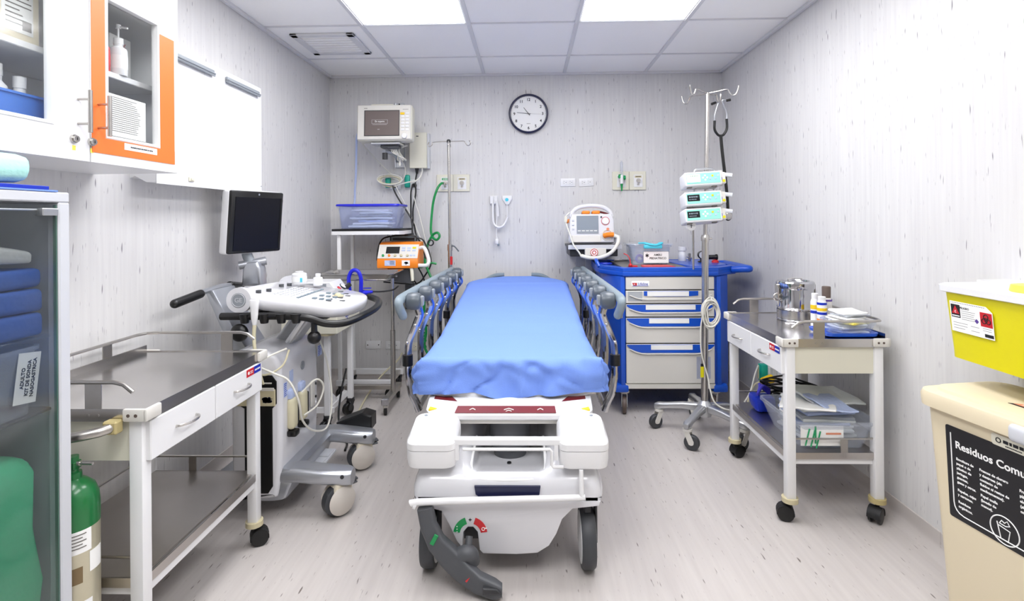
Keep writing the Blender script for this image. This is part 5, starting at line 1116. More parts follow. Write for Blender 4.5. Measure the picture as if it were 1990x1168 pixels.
# --- blue sheet over the mattress
from mathutils import noise as NZ
def bed_sheet():
    NU, NV = 64, 120
    hwm = .355
    def hw(y):
        if y < 2.2: return hwm
        if y > 3.66:
            f = min(1, (y-3.66)/.225); return hwm*(1-.0*f)*(1-.62*f**2.2)
        return hwm-.004*(y-2.2)
    rows = []
    bm = bmesh.new()
    L0 = .15                    # drop at the foot
    vs = [-L0+L0*i/18 for i in range(18)]+[i/(NV-19)*1.772 for i in range(NV-18)]
    for v in vs:
        row = []
        for i in range(NU+1):
            u = -1+2*i/NU
            y = 2.112+max(0, v); w2 = hw(y)
            side = .085+.018*NZ.noise(Vector((y*5, 3, 1)))       # how far it hangs at the sides
            if y > 3.6: side *= max(.5, 1-(y-3.6)*1.2)
            s_ = u*(w2+side); a = abs(s_); rr = .028
            # cross profile: flat top then rounded edge and drop
            if a <= w2-rr: x, dz = a, 0
            else:
                e = a-(w2-rr); q = rr*PI/2
                if e < q: x, dz = w2-rr+rr*math.sin(e/rr), -(rr-rr*math.cos(e/rr))
                else: x, dz = w2+.006*(e-q)/side, -rr-(e-q)
            x = math.copysign(x, s_)
            z = ztop(y)+.004+dz
            if v < 0:
                # foot-end drop, with a rounded edge and loose folds
                e = -v; q = rr*PI/2
                if e < q: yy = 2.112-rr*math.sin(e/rr)+0; zz = rr-rr*math.cos(e/rr)
                else: yy = 2.112-rr-.012*(e-q)/L0; zz = rr+(e-q)
                f = max(0, (a-(w2-.05))/(.05+side)) if a > w2-.05 else 0
                fold = NZ.noise(Vector((x*7, e*6, 2)))*.022-.016*(1-min(1, 7*abs(NZ.noise(Vector((x*6+e*5, e*7-x*3, 21))))))+NZ.noise(Vector((x*17+e*12, e*14, 5)))*.009+.022*abs(NZ.noise(Vector((x*11-e*9, e*10, 11))))
                amp = min(1, e/.05)
                y2 = yy-fold*amp-.016*amp*math.exp(-((x-.02-e*.3)/.03)**2)
                z2 = ztop(2.112)+.004-zz-(0 if f <= 0 else 0)
                if f > 0:                                          # tucked corner bulging outwards
                    z2 = max(ztop(2.112)+.004-zz+dz*.55, .528)
                    x = math.copysign(w2+.034*math.sin(min(1, f)*PI*.6)*min(1, e/.04)+.020*NZ.noise(Vector((e*30, f*6, 3 if s_ > 0 else 8))), s_)
                    y2 = yy+.055*f*min(1, e/.03)-.010*NZ.noise(Vector((e*18, f*9, 4)))
                hem = .005*math.sin(x*14)+.022*math.exp(-((x+.02)/.09)**2)
                if e > L0*.6: z2 -= hem*(e-L0*.6)/(L0*.4)
                row.append((x, y2, z2)); continue
            amp = 1 if dz == 0 else .8
            wr = NZ.noise(Vector((x*3, y*9, 0)))*.0022+NZ.noise(Vector((x*10, y*28, 7)))*.0007
            cr = .0035*math.exp(-((y-3.66)/.02)**2)*(1 if dz == 0 else .3)        # fold line by the head
            z += (wr+cr)*amp+(.004*NZ.noise(Vector((x*2, y*24, 9))) if dz < -.03 else 0)
            if dz < -.03: x += math.copysign(.006*abs(NZ.noise(Vector((y*16, dz*20, 2)))), x)
            if v >= 0 and y < 2.2 and dz < -.02: x += math.copysign(.016*(1-(y-2.112)/.09), x)
            row.append((x, y, z))
        rows.append(row)
    V = [[bm.verts.new(p) for p in r] for r in rows]
    for i in range(len(V)-1):
        for k in range(NU): bm.faces.new((V[i][k], V[i][k+1], V[i+1][k+1], V[i+1][k]))
    # close the head end down to the mattress edge
    last = V[-1]; low = [bm.verts.new((v.co.x, v.co.y+.008, v.co.z-.045)) for v in last]
    for k in range(NU): bm.faces.new((last[k], last[k+1], low[k+1], low[k]))
    bmesh.ops.recalc_face_normals(bm, faces=bm.faces)
    b = B(T(gx, 0, 0)); b.bm.free(); b.bm = bm
    o = obj('bed_sheet', b, 'sheet_blue', ang=70)
    so = o.modifiers.new('thickness', 'SOLIDIFY'); so.thickness = .0015; so.offset = 1
    tag(o, 'blue disposable sheet stretched over the stretcher mattress', 'sheet')
bed_sheet()
# ================================================================== blue emergency cart
t = thing('crash_cart', 'blue emergency cart with five white drawers against the back wall', 'cart', (.88, 3.62, 0))
yf = 3.30
body = [(.600, yf+.012), (1.152, yf+.012), (1.175, yf+.005), (1.262, yf+.09), (1.262, 3.93), (.50, 3.93), (.50, yf+.20), (.585, yf+.005)]
bo = obj('cart_body', B().prism(body, 'z', .155, .862, .006, 1), 'cart_blue', t)
for s, xa, xb in ((-1, .500, .585), (1, 1.175, 1.262)):
    # moulded corner columns with a recessed panel and flared foot
    if s < 0: c_ = [(xa-.004, yf+.205), (xa-.004, 3.6), (xa+.03, 3.6), (xb+.01, yf+.03), (xb+.012, yf-.004), (xb-.012, yf-.004)]
    else: c_ = [(xb+.004, yf+.095), (xb+.004, 3.6), (xb-.03, 3.6), (xa-.01, yf+.03), (xa-.012, yf-.004), (xa+.012, yf-.004)]
    obj('corner_column', B().prism(c_, 'z', .165, .855, .006, 2), 'cart_blue', t)
    fx = xb-.01 if s < 0 else xa+.01
    obj('column_foot', B().box(fx-.045, fx+.045, yf-.008, yf+.10, .135, .185, .012, 2), 'cart_blue', t)
# recessed side panel lines
obj('side_panel', B().prism([(yf+.26, .24), (yf+.26, .80), (3.88, .80), (3.88, .24)], 'x', .4955, .501, .004, 1), 'cart_blue', t)
# top tray
top = [(.585, yf-.015), (1.17, yf-.015), (1.285, yf+.09), (1.33, yf+.12), (1.33, 3.95), (.47, 3.95), (.455, 3.6), (.47, yf+.19)]
obj('top_tray', B().prism(top, 'z', .855, .892, .01, 3), 'cart_blue', t)
inn = [(.60, yf+.012), (1.155, yf+.012), (1.26, yf+.11), (1.30, yf+.15), (1.30, 3.92), (.50, 3.92), (.485, 3.6), (.50, yf+.21)]
rim_o = top; rb = B()
rb.rings([[(x, y, z) for x, y in q] for q, z in ((top, .888), (top, .908), (inn, .912), (inn, .893))], close=False, cap=False); obj('top_rim', rb, 'cart_blue', t)
obj('work_mat', B().box(.60, 1.0, yf+.012, 3.90, .8915, .9065), 'dim', t)
obj('slide_top', B().prism([(1.02, yf+.03), (1.15, yf+.03), (1.25, yf+.13), (1.29, yf+.18), (1.29, 3.86), (.96, 3.86)], 'z', .892, .914, .004, 1), 'cart_blue', t)
obj('push_handle', B().tube([(1.30, yf+.10, .885), (1.345, yf+.06, .892), (1.385, yf+.05, .893), (1.395, yf+.12, .893), (1.395, 3.7, .893), (1.38, 3.78, .893), (1.32, 3.80, .885)], .022, 12), 'cart_blue', t)
obj('cup_well', B().torus((.525, yf+.30, .912), .04, .006), 'deep_blue', t); obj('cup_plate', B().cyl((.525, yf+.30, .905), (.525, yf+.30, .911), .035, n=20), 'offwhite', t)
obj('bin_arm', B().tube([(.47, yf+.205, .90), (.455, yf+.23, .935), (.46, yf+.30, .94)], .012, 10), 'cart_blue', t)
edges = [(.851, .774), (.767, .690), (.683, .606), (.599, .443), (.436, .193)]
for k, (z1, z0) in enumerate(edges):
    x0, x1 = .6045, 1.1475
    d = obj('drawer', B().box(x0, x1, yf-.008, yf+.012, z0, z1, .003, 1), 'offwhite', t)
    obj('drawer_gap', B().box(x0, x1, yf+.002, yf+.0122, z0-.007, z0), 'black', d)
    if k == 0:
        lg = obj('maker_plate', B().prism([(.648+x, .812+z) for x, z in rrect(.11, .032, .006)], 'y', yf-.0095, yf-.008, M=T(.045, 0, 0)), 'paper', d)
        obj('maker_mark', B().prism([(.643, .816), (.672, .816), (.672, .80), (.65, .80)], 'y', yf-.0102, yf-.0095), 'red', lg)
        obj('maker_line', B().box(.645, .742, yf-.0102, yf-.0095, .7965, .799), 'deep_blue', lg)
        obj('maker_print', B().text('Lifeline', .022, FM('S', (.709, yf-.0103, .809)), ext=.0003), 'deep_blue', lg)
        obj('maker_cross', B(FM('S', (.657, yf-.0104, .808))).box(-.004, .004, -.0012, .0012, 0, .0004).box(-.0012, .0012, -.004, .004, 0, .0004), 'paper', lg)
    else:
        # recessed blue grip with a smile-shaped lower edge
        hb = .036 if k < 3 else .042; n = 24
        pl = [(x0+.004, z1-.002), (x1-.004, z1-.002)]+[(x1-.004-(x1-x0-.008)*i/n, z1-.010-hb*min(1, 1.5*math.sin(PI*i/n)**.6)) for i in range(n+1)]
        if k == 1: pl = [(x0+.11, z1-.002), (x1-.10, z1-.002), (x1-.10, z1-.030), (x1-.18, z1-.036), (x0+.19, z1-.036), (x0+.11, z1-.030)]
        h = obj('grip', B().prism(pl, 'y', yf-.0115, yf-.007), 'tape_blue' if 0 else 'cart_blue', d)
        obj('grip_lip', B().tube([(x0+.02+(x1-x0-.04)*i/10, yf-.014, z1-.013-(hb+.004)*min(1, 1.5*math.sin(PI*(i*.94+.3)/10)**.6)) for i in range(11)], .004, 8), 'offwhite', d)
        a, c = ((.735, .99), (.725, 1.03), (.745, .99), (.755, 1.01))[k-1]
        obj('label_strip', B().box(a, c, yf-.0135, yf-.0115, z1-.033, z1-.004), 'paper', h)
        if k == 1: obj('tape', B().box(x0+.012, x0+.10, yf-.0095, yf-.008, z0+.014, z1-.004), 'film', d)
        if k == 4: obj('printed_sheet', B().box(1.035, 1.12, yf-.0095, yf-.008, z0+.03, z0+.165), 'plastic_blue', d)
obj('base_strip', B().box(.60, 1.152, yf-.004, yf+.02, .158, .190, .003, 1), 'offwhite', t)
rk = B().tube([(.565, yf-.01, .70), (.57, yf-.02, .67), (.575, yf-.015, .65)], .004, 8).tube([(.56, yf-.012, .69), (.585, yf-.018, .665)], .006, 8).tube([(.59, yf-.012, .695), (.568, yf-.02, .66)], .005, 8)
obj('seal_tag', rk, 'red', t); obj('key', B().box(.574, .582, yf-.018, yf-.014, .60, .65, .001, 1), 'steel', t)
for x, y, a in ((.60, yf+.05, 80), (1.165, yf+.05, 60), (.56, 3.86, 80), (1.2, 3.86, 80)): caster(t, x, y, .135, .052, .026, rad(a), 'offwhite', 'brown', 'brown', style='fork')
# things on the emergency cart
zt_ = .9065
u = thing('storage_box', 'clear plastic box with cyan handle and a name card on the emergency cart', 'box', (.82, 3.58, zt_))
tub(.82, 3.66, zt_+.0005, 1.036, .235, .22, .26, .25, 'plastic', u, r=.03)
obj('lid', B().rings([[(.82+x, 3.66+y, z) for x, y in rrect(a, b, .035)] for a, b, z in ((.285, .275, 1.0365), (.295, .285, 1.039), (.29, .28, 1.046), (.25, .24, 1.047))]), 'plastic', u)
obj('handle', B().tube([(.755, 3.60, 1.046), (.775, 3.53, 1.05), (.80, 3.512, 1.044), (.84, 3.512, 1.038), (.87, 3.515, 1.046), (.885, 3.53, 1.05), (.89, 3.60, 1.046)], .012, 10, flat=.7), 'aqua', u)
obj('latch', B().box(.765, .885, 3.505, 3.528, 1.015, 1.04, .006, 2), 'aqua', u)
cd = obj('name_card', B().box(.765, .932, 3.5265, 3.5295, .918, .996), 'paper', u)
obj('card_border', B().box(.765, .932, 3.5258, 3.5266, .9945, .996).box(.765, .7662, 3.5258, 3.5266, .918, .996).box(.9308, .932, 3.5258, 3.5266, .918, .996).box(.765, .932, 3.5258, 3.5266, .918, .9192), 'dim', cd)
tx = B().text('AMBU\nPEDIATRICO', .0195, FM('S', (.86, 3.5262, .961)), ext=.0003, spacing=1.15, bold=.0004)
st_ = FM('S', (.789, 3.5262, .969))
for k in range(3): tx.box(-.0028, .0028, -.0125, .0125, 0, .0004, M=st_ @ Matrix.Rotation(rad(60*k), 4, 'Z'))
obj('card_print', tx, 'ink', cd)
tag(obj('tape_roll', B().torus((.755, 3.60, .942), .022, .009, axis='y', n=24, m=10), 'purple'), 'purple ring lying inside the clear box with the cyan handle', 'tape roll')
tag(obj('mask_pack', B().box(.80, .92, 3.60, 3.74, .912, .96, .012, 2), 'packet'), 'pale packed resuscitator bag inside the clear box', 'packet')
tag(obj('folder', B().prism([(.72, yf+.045), (.925, yf+.045), (.905, yf+.17), (.735, yf+.17)], 'z', zt_+.0003, zt_+.006), 'padred'), 'flat red folder on the emergency cart before the clear box', 'folder')
u = thing('seal_bundle', 'loose red plastic seal with a curled tail at the emergency cart corner', 'plastic seal', (.645, yf+.06, zt_))
obj('tag', B().box(.635, .69, yf+.05, yf+.08, zt_+.0003, zt_+.012, .003, 1).ball((.645, yf+.05, zt_+.014), .012, n=6), 'red', u); obj('tail', B().tube([(.645, yf+.05, zt_+.014), (.643, yf+.06, zt_+.05), (.63, yf+.07, zt_+.075), (.61, yf+.09, zt_+.085)], .003, 7), 'red', u)
tag(obj('bottle', B().lathe([(0, 0), (.026, 0), (.027, .01), (.027, .055), (.02, .065), (.02, .07), (.027, .072), (.027, .10), (0, .10)], (1.085, 3.75, .9145), 20), 'white'), 'white plastic flask on the emergency cart behind the steel pole', 'flask')
u = thing('suction_gauge', 'black round gauge with handle lying on the emergency cart', 'gauge', (1.2, 3.62, .9145))
obj('gauge_case', B(FM('S', (1.175, 3.60, .965))).lathe([(0, -.02), (.027, -.02), (.029, .0), (.024, .004), (0, .002)], n=24), 'black', u); obj('gauge_face', B(FM('S', (1.175, 3.60, .965))).lathe([(0, .003), (.022, .003), (.022, .005), (0, .005)], n=24), 'lightgrey', u)
obj('handle', B().cyl((1.19, 3.62, .948), (1.27, 3.60, .950), .016, n=14).cyl((1.265, 3.60, .95), (1.275, 3.60, .95), .02, n=14), 'black', u); obj('stem', B().cyl((1.175, 3.61, .9148), (1.175, 3.61, .945), .012, n=12).box(1.15, 1.20, 3.60, 3.625, .9148, .925, .004, 1), 'charcoal', u)
u = thing('tap_fitting', 'small chrome fitting standing left of the black gauge', 'fitting', (1.125, 3.7, .9145)); obj('body', B().cyl((1.12, 3.70, .9145), (1.12, 3.70, .97), .009, n=12).cyl((1.10, 3.70, .95), (1.14, 3.70, .935), .006, n=10), 'chrome', u)
tag(obj('cap', B().lathe([(0, 0), (.024, 0), (.022, .012), (.012, .018), (0, .018)], (1.262, 3.60, .9145), 18), 'padred'), 'round red cap at the right corner of the emergency cart', 'cap')
tag(obj('rod', B().cyl((.62, 3.84, .915), (.72, 3.84, .915), .008, n=10), 'steel'), 'short steel rod lying behind the clear box', 'rod')

# ================================================================== infusion stand
ix_, iy_ = .985, 3.0
t = thing('infusion_stand', 'tall steel infusion pole on a five-legged wheeled base', 'infusion stand', (ix_, iy_, 0))
obj('hub', B().lathe([(0, .105), (.035, .105), (.045, .13), (.045, .165), (.03, .18), (.02, .19), (0, .19)], (ix_, iy_, 0), 24), 'aluminium', t)
for a in (-128, -56, 16, 88, 158):
    d = Vector((math.cos(rad(a)), math.sin(rad(a)), 0)); q = Vector((-d.y, d.x, 0)); rs = []
    for r_, z, hw, hh in ((.03, .150, .022, .022), (.12, .148, .020, .018), (.21, .135, .018, .016), (.252, .128, .021, .020), (.275, .124, .014, .014)):
        rs.append([Vector((ix_, iy_, z))+d*r_+q*u_+Vector((0, 0, v_)) for u_, v_ in rrect(hw*2, hh*2, .012, 4)])
    obj('base_leg', B().rings(rs), 'aluminium', t)
    e = Vector((ix_, iy_, 0))+d*.25
    caster(t, e.x, e.y, .11, .04, .03, rad({-128: 150, -56: 20, 16: 60, 88: 120, 158: 20}[a]), 'offwhite', 'tyre', 'offwhite', style='fork')
obj('lower_pole', B().cyl((ix_, iy_, .18), (ix_+.012, iy_, 1.10), .019, n=20), 'steel', t)
obj('pole_collar', B().lathe([(0, 0), (.023, 0), (.024, .02), (.019, .035), (0, .035)], (ix_+.012, iy_, 1.085), 20).cyl((ix_+.02, iy_-.01, 1.10), (ix_+.045, iy_-.015, 1.10), .006, n=8), 'steel', t)
obj('upper_pole', B().cyl((ix_+.012, iy_, 1.10), (ix_+.032, iy_, 1.918), .0115, n=16), 'steel', t)
hx = ix_+.032; hz = 1.915
for k, (ex, ey) in enumerate(((-.118, -.10), (.125, -.07), (-.085, .14), (.10, .10))):
    d = Vector((ex, ey, 0)); 
    def q(f, z): return (hx+ex*f, iy_+ey*f, z)
    obj('hook', B().tube([q(0, hz), q(.35, hz+.003), q(.72, hz+.008), q(.82, hz-.012), q(.92, hz-.028), q(1.04, hz-.022), q(1.12, hz+.004), q(1.14, hz+.022)], .0042, 8), 'steel', t)
obj('yellow_tag', B().box(ix_-.027, ix_-.010, iy_-.024, iy_-.018, .325, .385), 'yellow', t); obj('dark_tag', B().box(ix_-.025, ix_-.010, iy_-.024, iy_-.018, .385, .40), 'ink', t)
obj('drip_rod', B().cyl((.945, 3.05, .92), (.945, 3.05, 1.28), .006, n=10), 'steel', t)
obj('rod_clip', B().box(.938, 1.0, 3.0, 3.055, 1.235, 1.255, .003, 1), 'steel', t)
# three syringe pumps clamped on the pole
def pump(z, label, on, top_handle):
    u = thing('infusion_pump', label, 'infusion pump', (.955, 2.93, z))
    M = FM('S', (.957, 2.90, z+.048), tilt=rad(-10), roll=rad(3.2))
    mb = obj('pump_body', B(M).box(-.1, .1, -.042, .036, -.11, 0, .008, 3), 'white', u)
    obj('front_plate', B(M).box(-.092, .09, -.031, .027, -.001, .002, .001, 1), 'teal', mb)
    obj('display', B(M).box(-.088, -.022, -.017, .018, .002, .0035) if on else B(M).box(-.09, -.018, -.022, .022, .002, .0035), 'screen_black' if on else 'paper', mb)
    if on:
        dg = scribble(scribble(B(M), T(0, 0, .0036), -.08, -.03, .006, .008), T(0, 0, .0036), -.08, -.04, -.008, .005); obj('display_digits', dg, 'bluegrey', mb)
    else: obj('display_print', scribble(B(M), T(0, 0, .0036), -.07, -.03, .012, .005, gap=1), 'greencap', mb)
    for dx, dy in ((0, .012), (0, -.012), (-.011, 0), (.011, 0)): obj('arrow_key', B(M).cyl((dx+.008, dy, .002), (dx+.008, dy, .004), .0055, n=10), 'paper', mb)
    for k in range(4): obj('key', B(M).box(.028+k*.015, .039+k*.015, -.012+.016*(k % 2), -.002+.016*(k % 2), .002, .004, .001, 1), 'yellow' if k == 1 else 'packet_blue', mb)
    obj('drive_arm', B(M).box(.098, .125, -.035, .03, -.09, -.012, .006, 2).cyl((.11, .03, -.05), (.11, .045, -.05), .014, n=14), 'offwhite', mb)
    obj('plunger_lever', B(M).tube([(.105, .022, -.03), (.13, .014, -.02), (.16, .006, -.012)], .012, 10, flat=.7), 'lightgrey', mb)
    obj('blue_dot', B(M).box(.1, .104, -.015, .0, -.012, -.0105), 'deep_blue', mb); obj('yellow_dot', B(M).cyl((.112, -.02, -.013), (.112, -.02, -.010), .008, n=12), 'yellow', mb)
    if top_handle: obj('carry_bar', B(M).tube([(-.03, .034, -.05), (-.028, .052, -.05), (-.01, .062, -.05), (.06, .062, -.05), (.078, .052, -.05), (.08, .034, -.05)], .005, 8), 'aluminium', mb)
    obj('pole_clamp', B().box(.96, 1.05, 2.985, 3.03, z+.01, z+.06, .004, 1), 'aluminium', u)
    split('foot', B(M).box(-.085, -.06, -.048, -.041, -.04, -.02).box(.05, .075, -.048, -.041, -.04, -.02), 'dim', mb)
    return u
pump(1.385, 'topmost infusion pump on the pole, its white window blank', False, True)
pump(1.278, 'middle infusion pump on the steel pole between its two neighbours', True, True)
pump(1.188, 'lowest of the three infusion pumps clamped on the steel pole', True, False)
obj_ = thing('pressure_gauge', 'small round dial hanging on a yellow line under the infusion pumps', 'gauge', (.90, 2.95, 1.15))
M = FM('S', (.902, 2.945, 1.172))
obj('dial', B(M).lathe([(0, -.01), (.026, -.01), (.028, 0), (.024, .004), (0, .003)], n=24), 'white', obj_); obj('dial_mark', B(M).box(-.0015, .0015, -.012, .014, .004, .005).box(-.008, .008, .0, .002, .004, .005), 'ink', obj_)
obj('bracket', B(M).box(-.008, .012, .028, .078, -.008, -.002, .002, 1).box(-.004, .022, .05, .085, -.008, -.004, .002, 1), 'lightgrey', obj_); obj('line', B(M).tube([(.0, .03, 0), (.02, .04, 0), (.03, .065, 0), (.028, .095, -.01)], .003, 7).cyl((.004, .028, 0), (.004, .05, 0), .005, n=8), 'signyellow', obj_)
# stethoscope
u = thing('stethoscope', 'black stethoscope hanging from the infusion pole hook', 'stethoscope', (1.11, 3.08, 1.2))
sx_, sy_ = 1.128, 3.105
obj('binaural', B().tube([(sx_-.045, sy_-.01, 1.878), (sx_-.012, sy_, 1.892), (sx_-.022, sy_, 1.862), (sx_-.036, sy_, 1.81), (sx_-.036, sy_, 1.77)], .0042, 8).tube([(sx_+.042, sy_-.01, 1.895), (sx_+.010, sy_, 1.898), (sx_+.018, sy_, 1.865), (sx_+.034, sy_, 1.82), (sx_+.033, sy_, 1.775)], .0042, 8), 'silver', u)
obj('ear_tip', B().cyl((sx_-.058, sy_-.013, 1.874), (sx_-.032, sy_-.008, 1.884), .0075, n=10), 'black', u); obj('ear_tip', B().cyl((sx_+.028, sy_-.008, 1.894), (sx_+.052, sy_-.013, 1.898), .0075, n=10), 'black', u)
obj('tubing', B().tube([(sx_-.036, sy_, 1.78), (sx_-.037, sy_, 1.73), (sx_-.020, sy_, 1.70), (sx_-.003, sy_, 1.692), (sx_+.016, sy_, 1.70), (sx_+.034, sy_, 1.735), (sx_+.033, sy_, 1.79)], .0072, 9).tube([(sx_-.002, sy_, 1.695), (sx_+.006, sy_, 1.60), (sx_+.022, sy_, 1.45), (sx_+.032, sy_, 1.34), (sx_+.036, sy_, 1.265)], .009, 10), 'black', u)
obj('chest_piece', B(FM('S', (sx_+.036, sy_-.006, 1.226), tilt=rad(5)) @ RY(rad(25))).lathe([(0, -.006), (.024, -.006), (.026, 0), (.022, .008), (.012, .012), (0, .012)], n=24).cyl((0, .02, 0), (0, .04, 0), .006, n=10), 'steel', u)
obj('rim', B(FM('S', (sx_+.036, sy_-.006, 1.226), tilt=rad(5)) @ RY(rad(25))).torus((0, 0, 0), .026, .0035, n=24, m=6), 'black', u)
# white cord coiled on the pole, its tail running to the wall plug
u = thing('power_lead', 'white cord coiled on the infusion pole in front of the emergency cart', 'cable', (1.01, 2.97, .13))
for k in range(9):
    obj('loop', B().tube([(1.008+(.046-.005*(k % 4)+.004*math.sin(3*a+k))*math.cos(a)+.006*math.sin(k*2.1), 2.962-.0035*k, .688+(.085-.007*((k*2) % 5)+.005*math.sin(2*a+k))*math.sin(a)) for a in [2*PI*i/14 for i in range(14)]], .0036, 7, close=True, k=3), 'cord_white', u)
obj('tie', B().torus((1.008, 2.952, .765), .012, .004, axis='x', n=16, m=6), 'offwhite', u)
obj('tail', B().tube([(.965, 2.955, .68), (.955, 2.96, .60), (.958, 2.965, .48), (.975, 2.968, .40), (.995, 2.968, .33), (1.0, 2.95, .27), (1.02, 2.93, .20), (1.09, 2.92, .163), (1.18, 2.98, .165), (1.28, 3.10, .20), (1.36, 3.22, .27), (1.43, 3.33, .30)], .0042, 8), 'cord_white', u)

# ================================================================== right instrument cart and what stands on it
rc = instrument_cart('white steel-topped instrument cart by the right wall, crowded with supplies', 1.012, 1.415, 2.125, 2.735, .732, (-20, 40, 200, 60))
zc = .7285
u = thing('steel_drum', 'shiny steel dressing drum with clamped lid on the supply cart', 'drum', (1.27, 2.52, zc)); dx_, dy_, rr = 1.268, 2.545, .078
obj('body', B().lathe([(0, 0), (rr, 0), (rr+.003, .004), (rr, .01), (rr, .055), (rr+.003, .06), (rr, .066), (rr, .15), (0, .15)], (dx_, dy_, zc), 40), 'chrome', u)
obj('perforated_band', B().rings([[(dx_+q*math.cos(2*PI*j/40), dy_+q*math.sin(2*PI*j/40), zc+z) for j in range(40)] for q, z in ((rr+.002, .012), (rr+.002, .050))], cap=False), 'steel', u)
obj('lid', B().lathe([(0, .15), (rr+.004, .15), (rr+.005, .154), (rr+.005, .178), (rr, .184), (rr*.8, .186), (rr*.76, .181), (0, .181)], (dx_, dy_, zc), 40), 'chrome', u)
obj('clasp', B().box(dx_-rr-.014, dx_-rr, dy_-.012, dy_+.012, zc+.10, zc+.17, .003, 1).torus((dx_-rr-.012, dy_-.01, zc+.11), .016, .003, axis='y', n=18, m=6), 'steel', u)
obj('lid_handle', B().tube([(dx_-.03, dy_, zc+.181), (dx_-.028, dy_, zc+.194), (dx_+.028, dy_, zc+.194), (dx_+.03, dy_, zc+.181)], .003, 8), 'steel', u); obj('hinge', B().box(dx_+rr-.002, dx_+rr+.012, dy_-.014, dy_+.014, zc+.12, zc+.17, .003, 1), 'dim', u)
def sbottle(x, y, r, h, label, cm, bands, capm, ch):
    u = thing('spray_bottle' if ch > .03 else 'bottle', label, 'bottle', (x, y, zc), group=None)
    obj('body', B().lathe([(0, 0), (r, 0), (r, h*.85), (r*.85, h*.93), (r*.62, h), (0, h)], (x, y, zc), 24), cm, u)
    obj('cap', B().lathe([(0, h*.97), (r*.78, h*.97), (r*.8, h+ch*.9), (r*.72, h+ch), (0, h+ch)], (x, y, zc), 24), capm, u)
    for z0, z1, m in bands: obj('label_band', B().cyl((x, y, zc+z0*h), (x, y, zc+z1*h), r+.0006, n=24, cap=False), m, u)
sbottle(1.285, 2.405, .0175, .125, 'slim white bottle with yellow band, nearest the steel drum', 'white', ((.45, .55, 'deep_blue'), (.6, .75, 'signyellow')), 'white', .02)
sbottle(1.272, 2.325, .019, .13, 'white bottle with blue and orange bands between two other bottles', 'white', ((.3, .36, 'orange'), (.5, .58, 'deep_blue'), (.62, .72, 'signyellow'), (.82, .9, 'deep_blue')), 'white', .012)
sbottle(1.308, 2.355, .022, .137, 'grey spray can with brown cap standing behind the banded bottle', 'offwhite', ((.86, .92, 'violet'),), 'brown', .045)
# blue tray with a clear tub of packets
u = thing('blue_tray', 'bright blue shallow lid-tray at the near end of the supply cart', 'tray', (1.32, 2.22, zc))
obj('tray', B().rings([[(1.298+x, 2.220+y, z) for x, y in rrect(a, b, .03)] for a, b, z in ((.17, .12, zc+.0005), (.21, .155, zc+.008), (.215, .16, zc+.020), (.205, .15, zc+.020), (.165, .115, zc+.006))]), 'tape_blue' if 0 else 'cart_blue', u)
u = thing('supply_tub', 'clear plastic tub heaped with white packets standing in the blue tray', 'tub', (1.32, 2.215, zc+.02))
tub(1.315, 2.215, zc+.0075, zc+.062, .14, .10, .165, .125, 'plastic', u, rim=.004)
for k in range(9):
    b = B().box(-.058, .058, -.045, .045, 0, .008, .003, 1); b.sub(2).wobble(.005, 22, k); b.M = T(1.315+RND.uniform(-.012, .012), 2.215+RND.uniform(-.01, .01), zc+.014+k*.0095) @ RZ(rad(RND.uniform(-35, 35))) @ RX(rad(RND.uniform(-5, 5)))
    tag(obj('gauze_packet', b, ['paper', 'film', 'paper', 'packet', 'capyellow'][k % 5] if k < 6 else ['paper', 'film', 'paper'][k % 3]), 'flat white gauze packet heaped in the clear tub', 'packet', 'packets in the clear tub')
# lower shelf: clear bin of tubing packs
zl = .276
u = thing('supply_bin', 'wide clear plastic bin of tubing packs on the lower cart shelf', 'bin', (1.24, 2.32, zl))
tub(1.235, 2.315, zl, zl+.115, .26, .27, .335, .335, 'plastic', u, rim=.006, r=.035)
labs = [('packet', 'stacked tubing pack in the clear lower bin'), ('paper', 'stacked tubing pack in the clear lower bin'), ('packet_blue', 'stacked tubing pack in the clear lower bin')]
for k in range(10):
    b = B().box(-.105, .105, -.105, .105, 0, .013, .005, 2); b.sub(2).wobble(.006, 12, k+20); b.M = T(1.235+RND.uniform(-.008, .008), 2.315+RND.uniform(-.008, .008), zl+.012+k*.0132) @ RZ(rad(RND.uniform(-8, 8)))
    tag(obj('tubing_pack', b, ['paper', 'packet', 'film', 'packet', 'paper', 'packet_blue', 'packet', 'film', 'packet_blue', 'packet'][k]), 'plastic-wrapped tubing pack piled in the clear lower bin', 'packet', 'packs in the lower bin')
gs = B()
for k in range(3): gs.box(1.10+k*.022, 1.105+k*.022, 2.150, 2.1525, zl+.02, zl+.09, M=T(1.11, 2.15, zl) @ RY(rad(14)) @ T(-1.11, -2.15, -zl))
gs.box(1.145, 1.151, 2.150, 2.1525, zl+.03, zl+.10)
u = thing('striped_sleeve', 'green-striped paper sleeve against the near wall of the clear bin', 'sleeve', (1.16, 2.155, zl+.02)); obj('sleeve', B().box(1.09, 1.26, 2.1535, 2.155, zl+.02, zl+.10), 'paper', u); split('stripe', gs, 'greencap', u); obj('red_print', B().box(1.19, 1.25, 2.1525, 2.1535, zl+.065, zl+.072), 'peach', u)
for k, (x, y, rz, rx, m, lb) in enumerate(((1.30, 2.36, 12, 14, 'packet', 'large grey-white pouch leaning out of the back of the lower bin'), (1.16, 2.24, -25, -10, 'paper', 'white printed pouch sticking out of the bin toward the drawers'), (1.25, 2.25, 6, 8, 'packet_blue', 'bluish clear pouch on top of the pile in the lower bin'))):
    b = B().box(-.13+.03*k, .13-.03*k, -.09, .09, 0, .008, .003, 1); b.sub(3).wobble(.016, 9, 40+k); b.M = T(x, y, zl+.142+(.012 if k == 0 else .008*k)) @ RZ(rad(rz)) @ RY(rad(rx*.4)) @ RX(rad(rx*.5))
    tag(obj('pouch', b, m), lb, 'pouch')
